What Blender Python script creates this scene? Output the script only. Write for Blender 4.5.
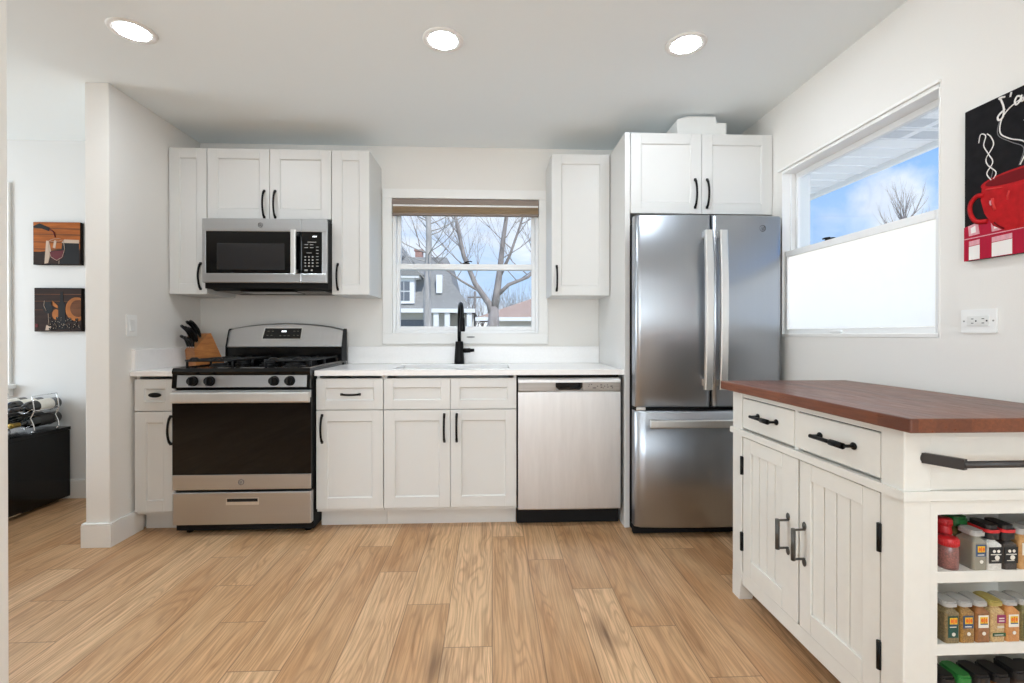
import bpy, bmesh, math, random
from mathutils import Matrix, Vector
PI = math.pi
rnd = random.Random(7)
for o in list(bpy.data.objects):
    bpy.data.objects.remove(o)
SC = bpy.context.scene
COL = SC.collection

# ------------------------------------------------------------------ camera
CAM_POS = (0.0, -3.352, 1.1205)
FPX, YAW, PITCH, CY = 470.27, 0.04394, 0.00326, 335.95
cam_d = bpy.data.cameras.new('camera')
cam_d.sensor_width = 36.0
cam_d.lens = FPX * 36.0 / 1024.0
cam_d.shift_y = -(341.5 - CY) / 1024.0
cam_d.clip_start = 0.05
cam_d.clip_end = 300
cam = bpy.data.objects.new('camera', cam_d)
cam.location = CAM_POS
cam.rotation_euler = (PI / 2 - PITCH, 0, -YAW)
COL.objects.link(cam)
SC.camera = cam

# ------------------------------------------------------------------ view
SC.view_settings.view_transform = 'Standard'
SC.view_settings.look = 'None'
SC.view_settings.gamma = 1.0
SC.view_settings.use_curve_mapping = False
SC.view_settings.exposure = 0.0
SC.cycles.max_bounces = 12
SC.cycles.diffuse_bounces = 6
SC.cycles.glossy_bounces = 5
SC.cycles.transparent_max_bounces = 12
SC.cycles.use_denoising = True
SC.cycles.sample_clamp_indirect = 6.0
SC.cycles.caustics_reflective = False
SC.cycles.caustics_refractive = False


def lin(c):
    if isinstance(c, str):
        c = tuple(int(c[i:i + 2], 16) for i in (0, 2, 4))
    return tuple((v / 255 / 12.92) if v / 255 <= 0.04045 else ((v / 255 + 0.055) / 1.055) ** 2.4 for v in c[:3]) + (1.0,)


# ------------------------------------------------------------------ node helper
class NT:
    def __init__(s, tree):
        s.t = tree
        s.n = tree.nodes
        s.l = tree.links

    def add(s, typ, **kw):
        n = s.n.new(typ)
        for k, v in kw.items():
            setattr(n, k, v)
        return n

    def link(s, a, b):
        s.l.new(a, b)

    def val(s, inp, v):
        if hasattr(v, 'is_linked') or isinstance(v, bpy.types.NodeSocket):
            s.l.new(v, inp)
        else:
            inp.default_value = v

    def math(s, op, a, b=None, c=None, clamp=False):
        n = s.add('ShaderNodeMath', operation=op, use_clamp=clamp)
        s.val(n.inputs[0], a)
        if b is not None:
            s.val(n.inputs[1], b)
        if c is not None:
            s.val(n.inputs[2], c)
        return n.outputs[0]

    def comb(s, x, y, z):
        n = s.add('ShaderNodeCombineXYZ')
        s.val(n.inputs[0], x); s.val(n.inputs[1], y); s.val(n.inputs[2], z)
        return n.outputs[0]

    def noise(s, vec, scale=1.0, detail=4.0, rough=0.5, dist=0.0):
        n = s.add('ShaderNodeTexNoise')
        if vec is not None:
            s.link(vec, n.inputs['Vector'])
        n.inputs['Scale'].default_value = scale
        n.inputs['Detail'].default_value = detail
        n.inputs['Roughness'].default_value = rough
        n.inputs['Distortion'].default_value = dist
        return n.outputs['Fac']

    def ramp(s, fac, stops, interp='LINEAR'):
        n = s.add('ShaderNodeValToRGB')
        n.color_ramp.interpolation = interp
        el = n.color_ramp.elements
        while len(el) < len(stops):
            el.new(0.5)
        for e, (p, c) in zip(el, stops):
            e.position = p
            e.color = c if len(c) == 4 else lin(c)
        s.link(fac, n.inputs[0])
        return n.outputs[0]

    def mix(s, fac, a, b, blend='MIX'):
        n = s.add('ShaderNodeMix', data_type='RGBA', blend_type=blend)
        s.val(n.inputs[0], fac)
        s.val(n.inputs[6], a)
        s.val(n.inputs[7], b)
        return n.outputs[2]

    def map(s, v, a, b, c, d):
        n = s.add('ShaderNodeMapRange')
        s.val(n.inputs[0], v)
        for i, q in enumerate((a, b, c, d)):
            n.inputs[i + 1].default_value = q
        return n.outputs[0]


# ------------------------------------------------------------------ world (sky with clouds)
W = bpy.data.worlds.new('sky')
SC.world = W
W.use_nodes = True
g = NT(W.node_tree)
g.n.clear()
tc = g.add('ShaderNodeTexCoord')
sep = g.add('ShaderNodeSeparateXYZ')
g.link(tc.outputs['Generated'], sep.inputs[0])
blue = g.ramp(sep.outputs[2], [(0.0, (214, 228, 244)), (0.12, (180, 208, 244)), (0.38, (112, 172, 244)), (1.0, (70, 135, 225))])
cv = g.comb(g.math('MULTIPLY', sep.outputs[0], 1.0), sep.outputs[1], g.math('MULTIPLY', sep.outputs[2], 2.4))
cl = g.noise(cv, 2.6, 6.0, 0.55, 0.3)
side = g.map(sep.outputs[1], 0.55, 0.98, 0.0, 0.13)          # cloudier towards the street side
cf = g.map(g.math('ADD', cl, side), 0.50, 0.66, 0.0, 0.92)
dp = g.add('ShaderNodeVectorMath', operation='DOT_PRODUCT')
g.link(tc.outputs['Generated'], dp.inputs[0])
dp.inputs[1].default_value = (0.645, 0.735, 0.205)
bank = g.math('ADD', g.map(dp.outputs['Value'], 0.991, 0.9996, -0.5, 0.34), g.math('MULTIPLY', g.noise(tc.outputs['Generated'], 11.0, 5.0, 0.6), 0.75))
cf = g.math('MAXIMUM', cf, g.map(bank, 0.42, 0.66, 0.0, 0.85))
cloudcol = g.ramp(g.noise(cv, 5.0, 3.0), [(0.3, (214, 222, 240)), (0.7, (250, 250, 252))])
skyc = g.mix(cf, blue, cloudcol)
below = g.map(sep.outputs[2], -0.02, 0.0, 0.0, 1.0)
skyc = g.mix(below, lin((205, 206, 202)), skyc)
bg = g.add('ShaderNodeBackground')
g.link(skyc, bg.inputs[0])
bg.inputs[1].default_value = 1.25
out = g.add('ShaderNodeOutputWorld')
g.link(bg.outputs[0], out.inputs[0])

# ------------------------------------------------------------------ sun and window daylight
sd = bpy.data.lights.new('sun', 'SUN')
sd.energy = 3.4
sd.angle = 0.02
sd.color = (1.0, 0.96, 0.9)
so = bpy.data.objects.new('sun', sd)
so.rotation_euler = Vector((-0.25, 0.62, -0.75)).to_track_quat('-Z', 'Y').to_euler()
COL.objects.link(so)


def area(name, loc, direction, sx, sy, power, color=(1, 1, 1)):
    d = bpy.data.lights.new(name, 'AREA')
    d.shape = 'RECTANGLE'
    d.size = sx
    d.size_y = sy
    d.energy = power
    d.color = color
    o = bpy.data.objects.new(name, d)
    o.location = loc
    o.rotation_euler = Vector(direction).to_track_quat('-Z', 'Z').to_euler()
    COL.objects.link(o)
    return o


# frontal fill from added rear windows; daylight through the dining west windows
area('fill_rear', (-0.05, -7.12, 1.35), (0, 1, 1.1), 2.2, 1.9, 116, (0.84, 0.935, 1.0))
area('daylight_dining', (-5.22, -1.6, 1.35), (1, -0.1, -0.35), 2.2, 1.7, 108, (0.84, 0.935, 1.0))
LAMP_STRENGTH = 162.0

# ------------------------------------------------------------------ materials
MATS = {}


def mat(name, c, rough=0.5, metal=0.0, spec=0.5, emit=0.0, coat=0.0, noise=0.0, nscale=(40, 40, 40), bump=0.0):
    if name in MATS:
        return MATS[name]
    m = bpy.data.materials.new(name)
    m.use_nodes = True
    t = NT(m.node_tree)
    b = t.n['Principled BSDF']
    col = lin(c)
    b.inputs['Base Color'].default_value = col
    b.inputs['Roughness'].default_value = rough
    b.inputs['Metallic'].default_value = metal
    b.inputs['Specular IOR Level'].default_value = spec
    if coat:
        b.inputs['Coat Weight'].default_value = coat
        b.inputs['Coat Roughness'].default_value = 0.08
    if emit:
        b.inputs['Emission Color'].default_value = col
        b.inputs['Emission Strength'].default_value = emit
    if noise or bump:
        gp = t.add('ShaderNodeNewGeometry')
        mp = t.add('ShaderNodeMapping')
        t.link(gp.outputs['Position'], mp.inputs[0])
        mp.inputs['Scale'].default_value = nscale
        f = t.noise(mp.outputs[0], 1.0, 4.0, 0.55)
        if noise:
            lo = tuple(v * (1 - noise) for v in col[:3]) + (1,)
            hi = tuple(min(1, v * (1 + noise)) for v in col[:3]) + (1,)
            t.link(t.ramp(f, [(0.3, lo), (0.7, hi)]), b.inputs['Base Color'])
        if bump:
            bp = t.add('ShaderNodeBump')
            bp.inputs['Strength'].default_value = bump
            bp.inputs['Distance'].default_value = 0.004
            t.link(f, bp.inputs['Height'])
            t.link(bp.outputs[0], b.inputs['Normal'])
    MATS[name] = m
    return m


def steel(name, c=(196, 194, 190), rough=0.28, scale=(2, 2, 160), var=0.12):
    m = bpy.data.materials.new(name)
    m.use_nodes = True
    t = NT(m.node_tree)
    b = t.n['Principled BSDF']
    b.inputs['Metallic'].default_value = 1.0
    gp = t.add('ShaderNodeNewGeometry')
    mp = t.add('ShaderNodeMapping')
    t.link(gp.outputs['Position'], mp.inputs[0])
    mp.inputs['Scale'].default_value = scale
    f = t.noise(mp.outputs[0], 1.0, 3.0, 0.6)
    col = lin(c)
    lo = tuple(v * (1 - var) for v in col[:3]) + (1,)
    hi = tuple(min(1, v * (1 + var)) for v in col[:3]) + (1,)
    t.link(t.ramp(f, [(0.3, lo), (0.7, hi)]), b.inputs['Base Color'])
    t.link(t.map(f, 0.3, 0.7, rough - 0.02, rough + 0.03), b.inputs['Roughness'])
    if 'Anisotropic' in b.inputs:
        b.inputs['Anisotropic'].default_value = 0.35
    MATS[name] = m
    return m


def glass_mat(name, tint=(250, 252, 252), gloss=0.08):
    m = bpy.data.materials.new(name)
    m.use_nodes = True
    t = NT(m.node_tree)
    t.n.clear()
    tr = t.add('ShaderNodeBsdfTransparent')
    tr.inputs[0].default_value = lin(tint)
    gl = t.add('ShaderNodeBsdfGlossy')
    gl.inputs['Roughness'].default_value = 0.02
    lw = t.add('ShaderNodeLayerWeight')
    lw.inputs[0].default_value = 0.25
    mx = t.add('ShaderNodeMixShader')
    t.link(t.math('MULTIPLY', lw.outputs['Fresnel'], gloss / 0.08 * 0.07, clamp=True), mx.inputs[0])
    t.link(tr.outputs[0], mx.inputs[1])
    t.link(gl.outputs[0], mx.inputs[2])
    o = t.add('ShaderNodeOutputMaterial')
    t.link(mx.outputs[0], o.inputs[0])
    MATS[name] = m
    return m


def frosted_mat():
    m = bpy.data.materials.new('frosted_glass')
    m.use_nodes = True
    t = NT(m.node_tree)
    t.n.clear()
    gp = t.add('ShaderNodeNewGeometry')
    f = t.noise(gp.outputs['Position'], 55.0, 5.0, 0.6)
    tr = t.add('ShaderNodeBsdfTranslucent')
    t.link(t.ramp(f, [(0.25, (232, 229, 222)), (0.7, (248, 245, 238))]), tr.inputs[0])
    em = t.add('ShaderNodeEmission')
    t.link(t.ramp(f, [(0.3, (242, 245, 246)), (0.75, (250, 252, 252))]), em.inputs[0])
    em.inputs[1].default_value = 0.26  # even glow added to the pane so it looks daylit
    ad = t.add('ShaderNodeAddShader')
    t.link(tr.outputs[0], ad.inputs[0])
    t.link(em.outputs[0], ad.inputs[1])
    o = t.add('ShaderNodeOutputMaterial')
    t.link(ad.outputs[0], o.inputs[0])
    return m


def floor_mat():
    m = bpy.data.materials.new('oak_planks')
    m.use_nodes = True
    t = NT(m.node_tree)
    b = t.n['Principled BSDF']
    gp = t.add('ShaderNodeNewGeometry')
    s = t.add('ShaderNodeSeparateXYZ')
    t.link(gp.outputs['Position'], s.inputs[0])
    x, y = s.outputs[0], s.outputs[1]
    PW, PL = 0.1765, 1.19
    u = t.math('DIVIDE', t.math('SUBTRACT', x, 0.004), PW)
    k = t.math('FLOOR', u)
    uf = t.math('SUBTRACT', u, k)
    v = t.math('DIVIDE', t.math('ADD', t.math('ADD', y, 0.75), t.math('MULTIPLY', k, 0.275)), PL)
    j = t.math('FLOOR', v)
    vf = t.math('SUBTRACT', v, j)
    wn = t.add('ShaderNodeTexWhiteNoise', noise_dimensions='3D')
    t.link(t.comb(k, j, 3.7), wn.inputs['Vector'])
    r1 = wn.outputs['Value']
    sc = t.add('ShaderNodeSeparateColor')
    t.link(wn.outputs['Color'], sc.inputs[0])
    r2, r3 = sc.outputs[0], sc.outputs[1]
    # cathedral grain: long, warped rings
    gx = t.math('ADD', t.math('MULTIPLY', t.math('SUBTRACT', uf, 0.5), 1.0), t.math('MULTIPLY', t.math('SUBTRACT', r2, 0.5), 0.5))
    base = t.comb(t.math('MULTIPLY', x, 7.0), t.math('MULTIPLY', y, 0.95), t.math('MULTIPLY', r1, 37.0))
    warp = t.noise(base, 1.0, 2.0, 0.5, 0.4)
    ring = t.math('ADD', t.math('MULTIPLY', warp, 15.0), t.math('MULTIPLY', t.math('MULTIPLY', gx, gx), 14.0))
    ringf = t.math('SINE', t.math('MULTIPLY', ring, 6.28))
    ringf = t.map(ringf, -1, 1, 0, 1)
    ringf = t.math('POWER', ringf, 3.0)
    fine = t.noise(t.comb(t.math('MULTIPLY', x, 150.0), t.math('MULTIPLY', y, 4.0), t.math('MULTIPLY', r3, 11.0)), 1.0, 5.0, 0.65)
    coarse = t.noise(t.comb(t.math('MULTIPLY', x, 38.0), t.math('MULTIPLY', y, 1.6), t.math('MULTIPLY', r2, 23.0)), 1.0, 4.0, 0.6)
    blotch = t.noise(t.comb(t.math('MULTIPLY', x, 9.0), t.math('MULTIPLY', y, 2.2), t.math('MULTIPLY', r1, 51.0)), 1.0, 3.0, 0.5)
    base_c = t.ramp(r1, [(0.0, (218, 175, 132)), (0.3, (204, 158, 114)), (0.55, (230, 190, 148)), (0.8, (190, 142, 98)), (1.0, (222, 180, 136))])
    c1 = t.mix(t.math('MULTIPLY', t.map(fine, 0.44, 0.62, 0.0, 1.0), 0.50), base_c, lin((140, 98, 58)))
    c2 = t.mix(t.math('MULTIPLY', t.map(coarse, 0.47, 0.66, 0.0, 1.0), 0.42), c1, lin((136, 96, 58)))
    c3 = t.mix(t.math('MULTIPLY', ringf, 0.36), c2, lin((122, 82, 50)))
    c4 = t.mix(t.math('MULTIPLY', t.map(blotch, 0.35, 0.7, 0.0, 1.0), 0.25), c3, lin((240, 208, 166)))
    # dark knots, few per board
    vo = t.add('ShaderNodeTexVoronoi', feature='F1', distance='EUCLIDEAN')
    kn = t.comb(t.math('ADD', t.math('MULTIPLY', x, 6.2), t.math('MULTIPLY', t.math('SUBTRACT', warp, 0.5), 1.1)), t.math('MULTIPLY', y, 1.55), 0.3)
    t.link(kn, vo.inputs['Vector'])
    vo.inputs['Scale'].default_value = 1.0
    kmask = t.map(vo.outputs['Distance'], 0.03, 0.24, 1.0, 0.0)
    scv = t.add('ShaderNodeSeparateColor')
    t.link(vo.outputs['Color'], scv.inputs[0])
    kmask = t.math('MULTIPLY', kmask, t.math('GREATER_THAN', scv.outputs[0], 0.62))
    kmask = t.math('MULTIPLY', kmask, t.map(coarse, 0.3, 0.65, 0.25, 1.0))
    c5 = t.mix(t.math('MULTIPLY', kmask, 0.75), c4, lin((88, 58, 36)))
    # joints
    du = t.math('MINIMUM', uf, t.math('SUBTRACT', 1.0, uf))
    dv = t.math('MULTIPLY', t.math('MINIMUM', vf, t.math('SUBTRACT', 1.0, vf)), PL / PW)
    dd = t.math('MINIMUM', du, dv)
    seam = t.map(dd, 0.004, 0.016, 1.0, 0.0)
    c6 = t.mix(t.math('MULTIPLY', seam, 0.6), c5, lin((84, 56, 34)))
    t.link(c6, b.inputs['Base Color'])
    t.link(t.map(fine, 0.3, 0.7, 0.30, 0.44), b.inputs['Roughness'])
    b.inputs['Specular IOR Level'].default_value = 0.5
    bp = t.add('ShaderNodeBump')
    bp.inputs['Strength'].default_value = 0.25
    bp.inputs['Distance'].default_value = 0.002
    t.link(t.math('SUBTRACT', t.math('MULTIPLY', fine, 0.4), seam), bp.inputs['Height'])
    t.link(bp.outputs[0], b.inputs['Normal'])
    return m


def butcher_mat():
    m = bpy.data.materials.new('butcher_block')
    m.use_nodes = True
    t = NT(m.node_tree)
    b = t.n['Principled BSDF']
    gp = t.add('ShaderNodeNewGeometry')
    s = t.add('ShaderNodeSeparateXYZ')
    t.link(gp.outputs['Position'], s.inputs[0])
    x, y, z = s.outputs
    k = t.math('FLOOR', t.math('DIVIDE', x, 0.045))
    wn = t.add('ShaderNodeTexWhiteNoise', noise_dimensions='3D')
    t.link(t.comb(k, t.math('FLOOR', t.math('ADD', t.math('DIVIDE', y, 0.42), t.math('MULTIPLY', k, 0.37))), 1.0), wn.inputs['Vector'])
    f = t.noise(t.comb(t.math('MULTIPLY', x, 120.0), t.math('MULTIPLY', y, 9.0), t.math('MULTIPLY', z, 120.0)), 1.0, 5.0, 0.65)
    c = t.ramp(wn.outputs['Value'], [(0.0, (102, 55, 34)), (0.5, (130, 74, 45)), (1.0, (84, 44, 28))])
    c = t.mix(t.math('MULTIPLY', t.map(f, 0.35, 0.7, 0.0, 1.0), 0.5), c, lin((62, 27, 17)))
    t.link(c, b.inputs['Base Color'])
    t.link(t.map(f, 0.3, 0.7, 0.26, 0.42), b.inputs['Roughness'])
    return m


def wood_mat(name, a, bcol, scale=(30, 30, 3), rough=0.45):
    m = bpy.data.materials.new(name)
    m.use_nodes = True
    t = NT(m.node_tree)
    b = t.n['Principled BSDF']
    tcn = t.add('ShaderNodeTexCoord')
    mp = t.add('ShaderNodeMapping')
    t.link(tcn.outputs['Object'], mp.inputs[0])
    mp.inputs['Scale'].default_value = scale
    f = t.noise(mp.outputs[0], 1.0, 4.0, 0.6, 0.3)
    t.link(t.ramp(f, [(0.3, a), (0.7, bcol)]), b.inputs['Base Color'])
    b.inputs['Roughness'].default_value = rough
    MATS[name] = m
    return m


def spice_mat(name, a, bcol, scale=260):
    m = bpy.data.materials.new(name)
    m.use_nodes = True
    t = NT(m.node_tree)
    b = t.n['Principled BSDF']
    gp = t.add('ShaderNodeNewGeometry')
    f = t.noise(gp.outputs['Position'], scale, 3.0, 0.7)
    t.link(t.ramp(f, [(0.35, a), (0.65, bcol)]), b.inputs['Base Color'])
    b.inputs['Roughness'].default_value = 0.3
    b.inputs['Coat Weight'].default_value = 0.6
    b.inputs['Coat Roughness'].default_value = 0.05
    MATS[name] = m
    return m


M_WALL = mat('wall_paint', (233, 230, 225), 0.75, spec=0.25, noise=0.012, nscale=(300, 300, 300), bump=0.03)
M_WALLD = mat('dining_wall_paint', (222, 222, 221), 0.75, spec=0.25, noise=0.012, nscale=(300, 300, 300), bump=0.03)
M_CEIL = mat('ceiling_paint', (240, 246, 248), 0.85, spec=0.15, noise=0.008, nscale=(260, 260, 260), bump=0.03)
M_TRIM = mat('trim_paint', (238, 237, 234), 0.4)
M_CAB = mat('cabinet_paint', (217, 216, 213), 0.38)
M_CABIN = mat('cabinet_box_paint', (217, 216, 213), 0.5)
M_QUARTZ = mat('white_quartz', (243, 241, 239), 0.22, noise=0.015, nscale=(60, 60, 60))
M_BLACK = mat('black_metal', (12, 11, 11), 0.42, metal=0.0, spec=0.18)
M_BLKGLOSS = mat('black_gloss', (7, 7, 8), 0.12, spec=0.3)
M_BLKGLASS = mat('black_glass', (6, 7, 9), 0.03, spec=0.4)
M_MWWIN = mat('microwave_window', (38, 38, 40), 0.10, spec=0.6, noise=0.1, nscale=(700, 700, 700))
M_BLKMATTE = mat('black_matte', (12, 12, 13), 0.6, spec=0.25)
M_IRON = mat('cast_iron', (14, 14, 15), 0.45, spec=0.4, bump=0.2, nscale=(400, 400, 400))
M_DARK = mat('dark_gap', (12, 11, 10), 0.9)  # near-black colour stands in for shade inside gaps, slots and recesses
M_STEELV = steel('steel_vertical_brush', (170, 174, 180), 0.31, (40, 40, 1.2), 0.012)
M_STEELH = steel('steel_horizontal_brush', (194, 195, 197), 0.32, (1.2, 60, 60), 0.02)
M_STEELDW = steel('steel_dishwasher', (214, 213, 212), 0.44, (24, 24, 3), 0.05)
M_STEELB = steel('steel_band', (150, 144, 138), 0.34, (2.0, 100, 100))
M_CHROME = mat('chrome', (225, 225, 226), 0.12, metal=1.0)
M_HANDLE = steel('steel_handle', (226, 225, 222), 0.36, (60, 60, 3), 0.02)
M_PLASTIC = mat('white_plastic', (240, 240, 238), 0.35)
M_GLASS = glass_mat('window_glass')
M_FROST = frosted_mat()
M_VINYL = mat('white_vinyl', (240, 241, 241), 0.35)
M_FLOOR = floor_mat()
M_BUTCHER = butcher_mat()
M_LAMP = mat('lamp_diffuser', (234, 245, 255), 0.5, emit=LAMP_STRENGTH)


# ------------------------------------------------------------------ mesh builder
def frame_to(d):
    d = Vector(d).normalized()
    up = Vector((0, 0, 1)) if abs(d.z) < 0.95 else Vector((1, 0, 0))
    a = d.cross(up).normalized()
    return a, d.cross(a).normalized()


def world_loc(o):
    v = Vector((0, 0, 0))
    while o is not None:
        v += o.location
        o = o.parent
    return v


class MB:
    def __init__(s):
        s.V, s.F, s.I, s.S = [], [], [], []
        s.mi = 0
        s.M = None

    def raw(s, V, F, smooth=False):
        n = len(s.V)
        for v in V:
            v = Vector(v)
            s.V.append(s.M @ v if s.M is not None else v)
        for i, f in enumerate(F):
            s.F.append([n + q for q in f])
            s.I.append(s.mi)
            s.S.append(smooth[i] if isinstance(smooth, list) else smooth)
        return s

    def box(s, x0, x1, y0, y1, z0, z1, b=0.0, seg=2):
        if x0 > x1: x0, x1 = x1, x0
        if y0 > y1: y0, y1 = y1, y0
        if z0 > z1: z0, z1 = z1, z0
        V = [(x, y, z) for x in (x0, x1) for y in (y0, y1) for z in (z0, z1)]
        F = [(0, 1, 3, 2), (4, 6, 7, 5), (0, 4, 5, 1), (2, 3, 7, 6), (0, 2, 6, 4), (1, 5, 7, 3)]
        b = min(b, 0.45 * min(x1 - x0, y1 - y0, z1 - z0))
        if b <= 0:
            return s.raw(V, F)
        bm = bmesh.new()
        vs = [bm.verts.new(v) for v in V]
        for f in F:
            bm.faces.new([vs[i] for i in f])
        bmesh.ops.bevel(bm, geom=list(bm.edges), offset=b, segments=seg, profile=0.5, affect='EDGES')
        bm.verts.index_update()
        V2 = [v.co.copy() for v in bm.verts]
        F2 = [[v.index for v in f.verts] for f in bm.faces]
        bm.free()
        return s.raw(V2, F2)

    def cyl(s, p0, p1, r0, r1=None, seg=20, caps=True):
        r1 = r0 if r1 is None else r1
        p0, p1 = Vector(p0), Vector(p1)
        a, b = frame_to(p1 - p0)
        V, F, S = [], [], []
        for p, r in ((p0, r0), (p1, r1)):
            for i in range(seg):
                t = 2 * PI * i / seg
                V.append(p + a * (r * math.cos(t)) + b * (r * math.sin(t)))
        for i in range(seg):
            jn = (i + 1) % seg
            F.append((i, jn, seg + jn, seg + i)); S.append(True)
        if caps:
            F.append(tuple(range(seg))[::-1]); S.append(False)
            F.append(tuple(range(seg, 2 * seg))); S.append(False)
        return s.raw(V, F, S)

    def tube(s, pts, r, seg=8, closed=False, flat=1.0, upv=None):
        pts = [Vector(p) for p in pts]
        n = len(pts)
        rs = r if isinstance(r, (list, tuple)) else [r] * n
        V, F, S = [], [], []
        prev = None
        for i, p in enumerate(pts):
            if closed:
                d = pts[(i + 1) % n] - pts[i - 1]
            else:
                d = pts[min(i + 1, n - 1)] - pts[max(i - 1, 0)]
            d.normalize()
            if prev is None:
                a, b = frame_to(d)
                if upv is not None:
                    b = (Vector(upv) - d * Vector(upv).dot(d)).normalized()
                    a = b.cross(d)
            else:
                a = (prev - d * prev.dot(d)).normalized()
                b = d.cross(a)
            prev = a
            for q in range(seg):
                t = 2 * PI * q / seg
                V.append(p + a * (rs[i] * math.cos(t)) + b * (rs[i] * flat * math.sin(t)))
        m = n if closed else n - 1
        for i in range(m):
            i2 = (i + 1) % n
            for q in range(seg):
                q2 = (q + 1) % seg
                F.append((i * seg + q, i * seg + q2, i2 * seg + q2, i2 * seg + q)); S.append(True)
        if not closed:
            F.append(tuple(range(seg))[::-1]); S.append(False)
            F.append(tuple(range((n - 1) * seg, n * seg))); S.append(False)
        return s.raw(V, F, S)

    def lathe(s, prof, c, seg=24, axis=(0, 0, 1)):
        a, b = frame_to(axis)
        ax = Vector(axis).normalized()
        c = Vector(c)
        V, F, S = [], [], []
        for (r, h) in prof:
            for i in range(seg):
                t = 2 * PI * i / seg
                V.append(c + ax * h + a * (r * math.cos(t)) + b * (r * math.sin(t)))
        for k in range(len(prof) - 1):
            for i in range(seg):
                i2 = (i + 1) % seg
                F.append((k * seg + i, k * seg + i2, (k + 1) * seg + i2, (k + 1) * seg + i)); S.append(True)
        if prof[0][0] > 1e-6:
            F.append(tuple(range(seg))[::-1]); S.append(False)
        if prof[-1][0] > 1e-6:
            F.append(tuple(range((len(prof) - 1) * seg, len(prof) * seg))); S.append(False)
        return s.raw(V, F, S)

    def prism(s, poly, axis, a, b, smooth=False):
        """poly in the two other axes (x: (y,z); y: (x,z); z: (x,y)), from a to b along axis."""
        def P(u, v, w):
            return {'x': (w, u, v), 'y': (u, w, v), 'z': (u, v, w)}[axis]
        n = len(poly)
        V = [P(u, v, a) for u, v in poly] + [P(u, v, b) for u, v in poly]
        F = [tuple(range(n))[::-1], tuple(range(n, 2 * n))]
        S = [False, False]
        for i in range(n):
            F.append((i, (i + 1) % n, n + (i + 1) % n, n + i)); S.append(smooth)
        return s.raw(V, F, S)

    def ball(s, c, rx, ry, rz, nu=16, nv=10):
        prof = []
        V, F = [], []
        c = Vector(c)
        for k in range(nv + 1):
            ph = PI * k / nv
            for i in range(nu):
                t = 2 * PI * i / nu
                V.append(c + Vector((rx * math.sin(ph) * math.cos(t), ry * math.sin(ph) * math.sin(t), rz * math.cos(ph))))
        for k in range(nv):
            for i in range(nu):
                i2 = (i + 1) % nu
                F.append((k * nu + i, k * nu + i2, (k + 1) * nu + i2, (k + 1) * nu + i))
        return s.raw(V, F, True)

    def build(s, name, mats, parent=None):
        if not isinstance(mats, (list, tuple)):
            mats = [mats]
        off = world_loc(parent) if parent is not None else Vector((0, 0, 0))
        me = bpy.data.meshes.new(name)
        me.from_pydata([tuple(v - off) for v in s.V], [], s.F)
        for m in mats:
            me.materials.append(m)
        me.polygons.foreach_set('material_index', s.I)
        me.polygons.foreach_set('use_smooth', s.S)
        me.update()
        bm = bmesh.new()
        bm.from_mesh(me)
        bmesh.ops.recalc_face_normals(bm, faces=bm.faces)
        bm.to_mesh(me)
        bm.free()
        o = bpy.data.objects.new(name, me)
        COL.objects.link(o)
        if parent is not None:
            o.parent = parent
        return o


def tag(o, label=None, cat=None, group=None, kind=None):
    if label: o['label'] = label
    if cat: o['category'] = cat
    if group: o['group'] = group
    if kind: o['kind'] = kind
    return o


def thing(name, label, cat, loc, group=None):
    o = bpy.data.objects.new(name, None)
    o.empty_display_size = 0.1
    o.location = loc
    COL.objects.link(o)
    return tag(o, label, cat, group)


def struct(mb, name, m):
    return tag(mb.build(name, m), kind='structure')


def copy_tree(o, parent=None):
    c = o.copy()
    COL.objects.link(c)
    if parent is not None:
        c.parent = parent
    for ch in o.children:
        copy_tree(ch, c)
    return c


def rrect(x0, x1, y0, y1, r, n=4):
    P = []
    for cx, cy, a0 in ((x1 - r, y1 - r, 0), (x0 + r, y1 - r, PI / 2), (x0 + r, y0 + r, PI), (x1 - r, y0 + r, 1.5 * PI)):
        for i in range(n + 1):
            t = a0 + PI / 2 * i / n
            P.append((cx + r * math.cos(t), cy + r * math.sin(t)))
    return P


def arc(cx, cy, r, a0, a1, n=12, ry=None):
    ry = r if ry is None else ry
    return [(cx + r * math.cos(a0 + (a1 - a0) * i / n), cy + ry * math.sin(a0 + (a1 - a0) * i / n)) for i in range(n + 1)]


# ------------------------------------------------------------------ room shell
CEIL = 2.446
XR = 1.650          # kitchen side of the window wall
XS = -2.0123        # kitchen side of the partition
XD = -2.135         # dining side of the partition
YN = -7.0           # rear wall
XN = -1.326         # kitchen side of the near wall
XW = -5.1           # dining far wall

struct(MB().box(XW - .2, 2.0, YN - .2, 0.2, -0.06, 0.0), 'floor', M_FLOOR)
struct(MB().box(XW - .2, 2.05, YN - .2, 0.2, CEIL, CEIL + 0.12), 'ceiling', M_CEIL)


def wall_with_holes(fixed0, fixed1, a0, a1, holes, axis):
    """Wall running along axis ('x' or 'y') between a0..a1, thickness fixed0..fixed1, holes [(a,b,z0,z1)]."""
    mb = MB()
    def add(p, q, z0, z1):
        if q - p < 1e-4 or z1 - z0 < 1e-4: return
        if axis == 'x': mb.box(p, q, fixed0, fixed1, z0, z1)
        else: mb.box(fixed0, fixed1, p, q, z0, z1)
    cur = a0
    for (p, q, z0, z1) in sorted(holes):
        add(cur, p, 0, CEIL)
        add(p, q, 0, z0)
        add(p, q, z1, CEIL)
        cur = q
    add(cur, a1, 0, CEIL)
    return mb


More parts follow.
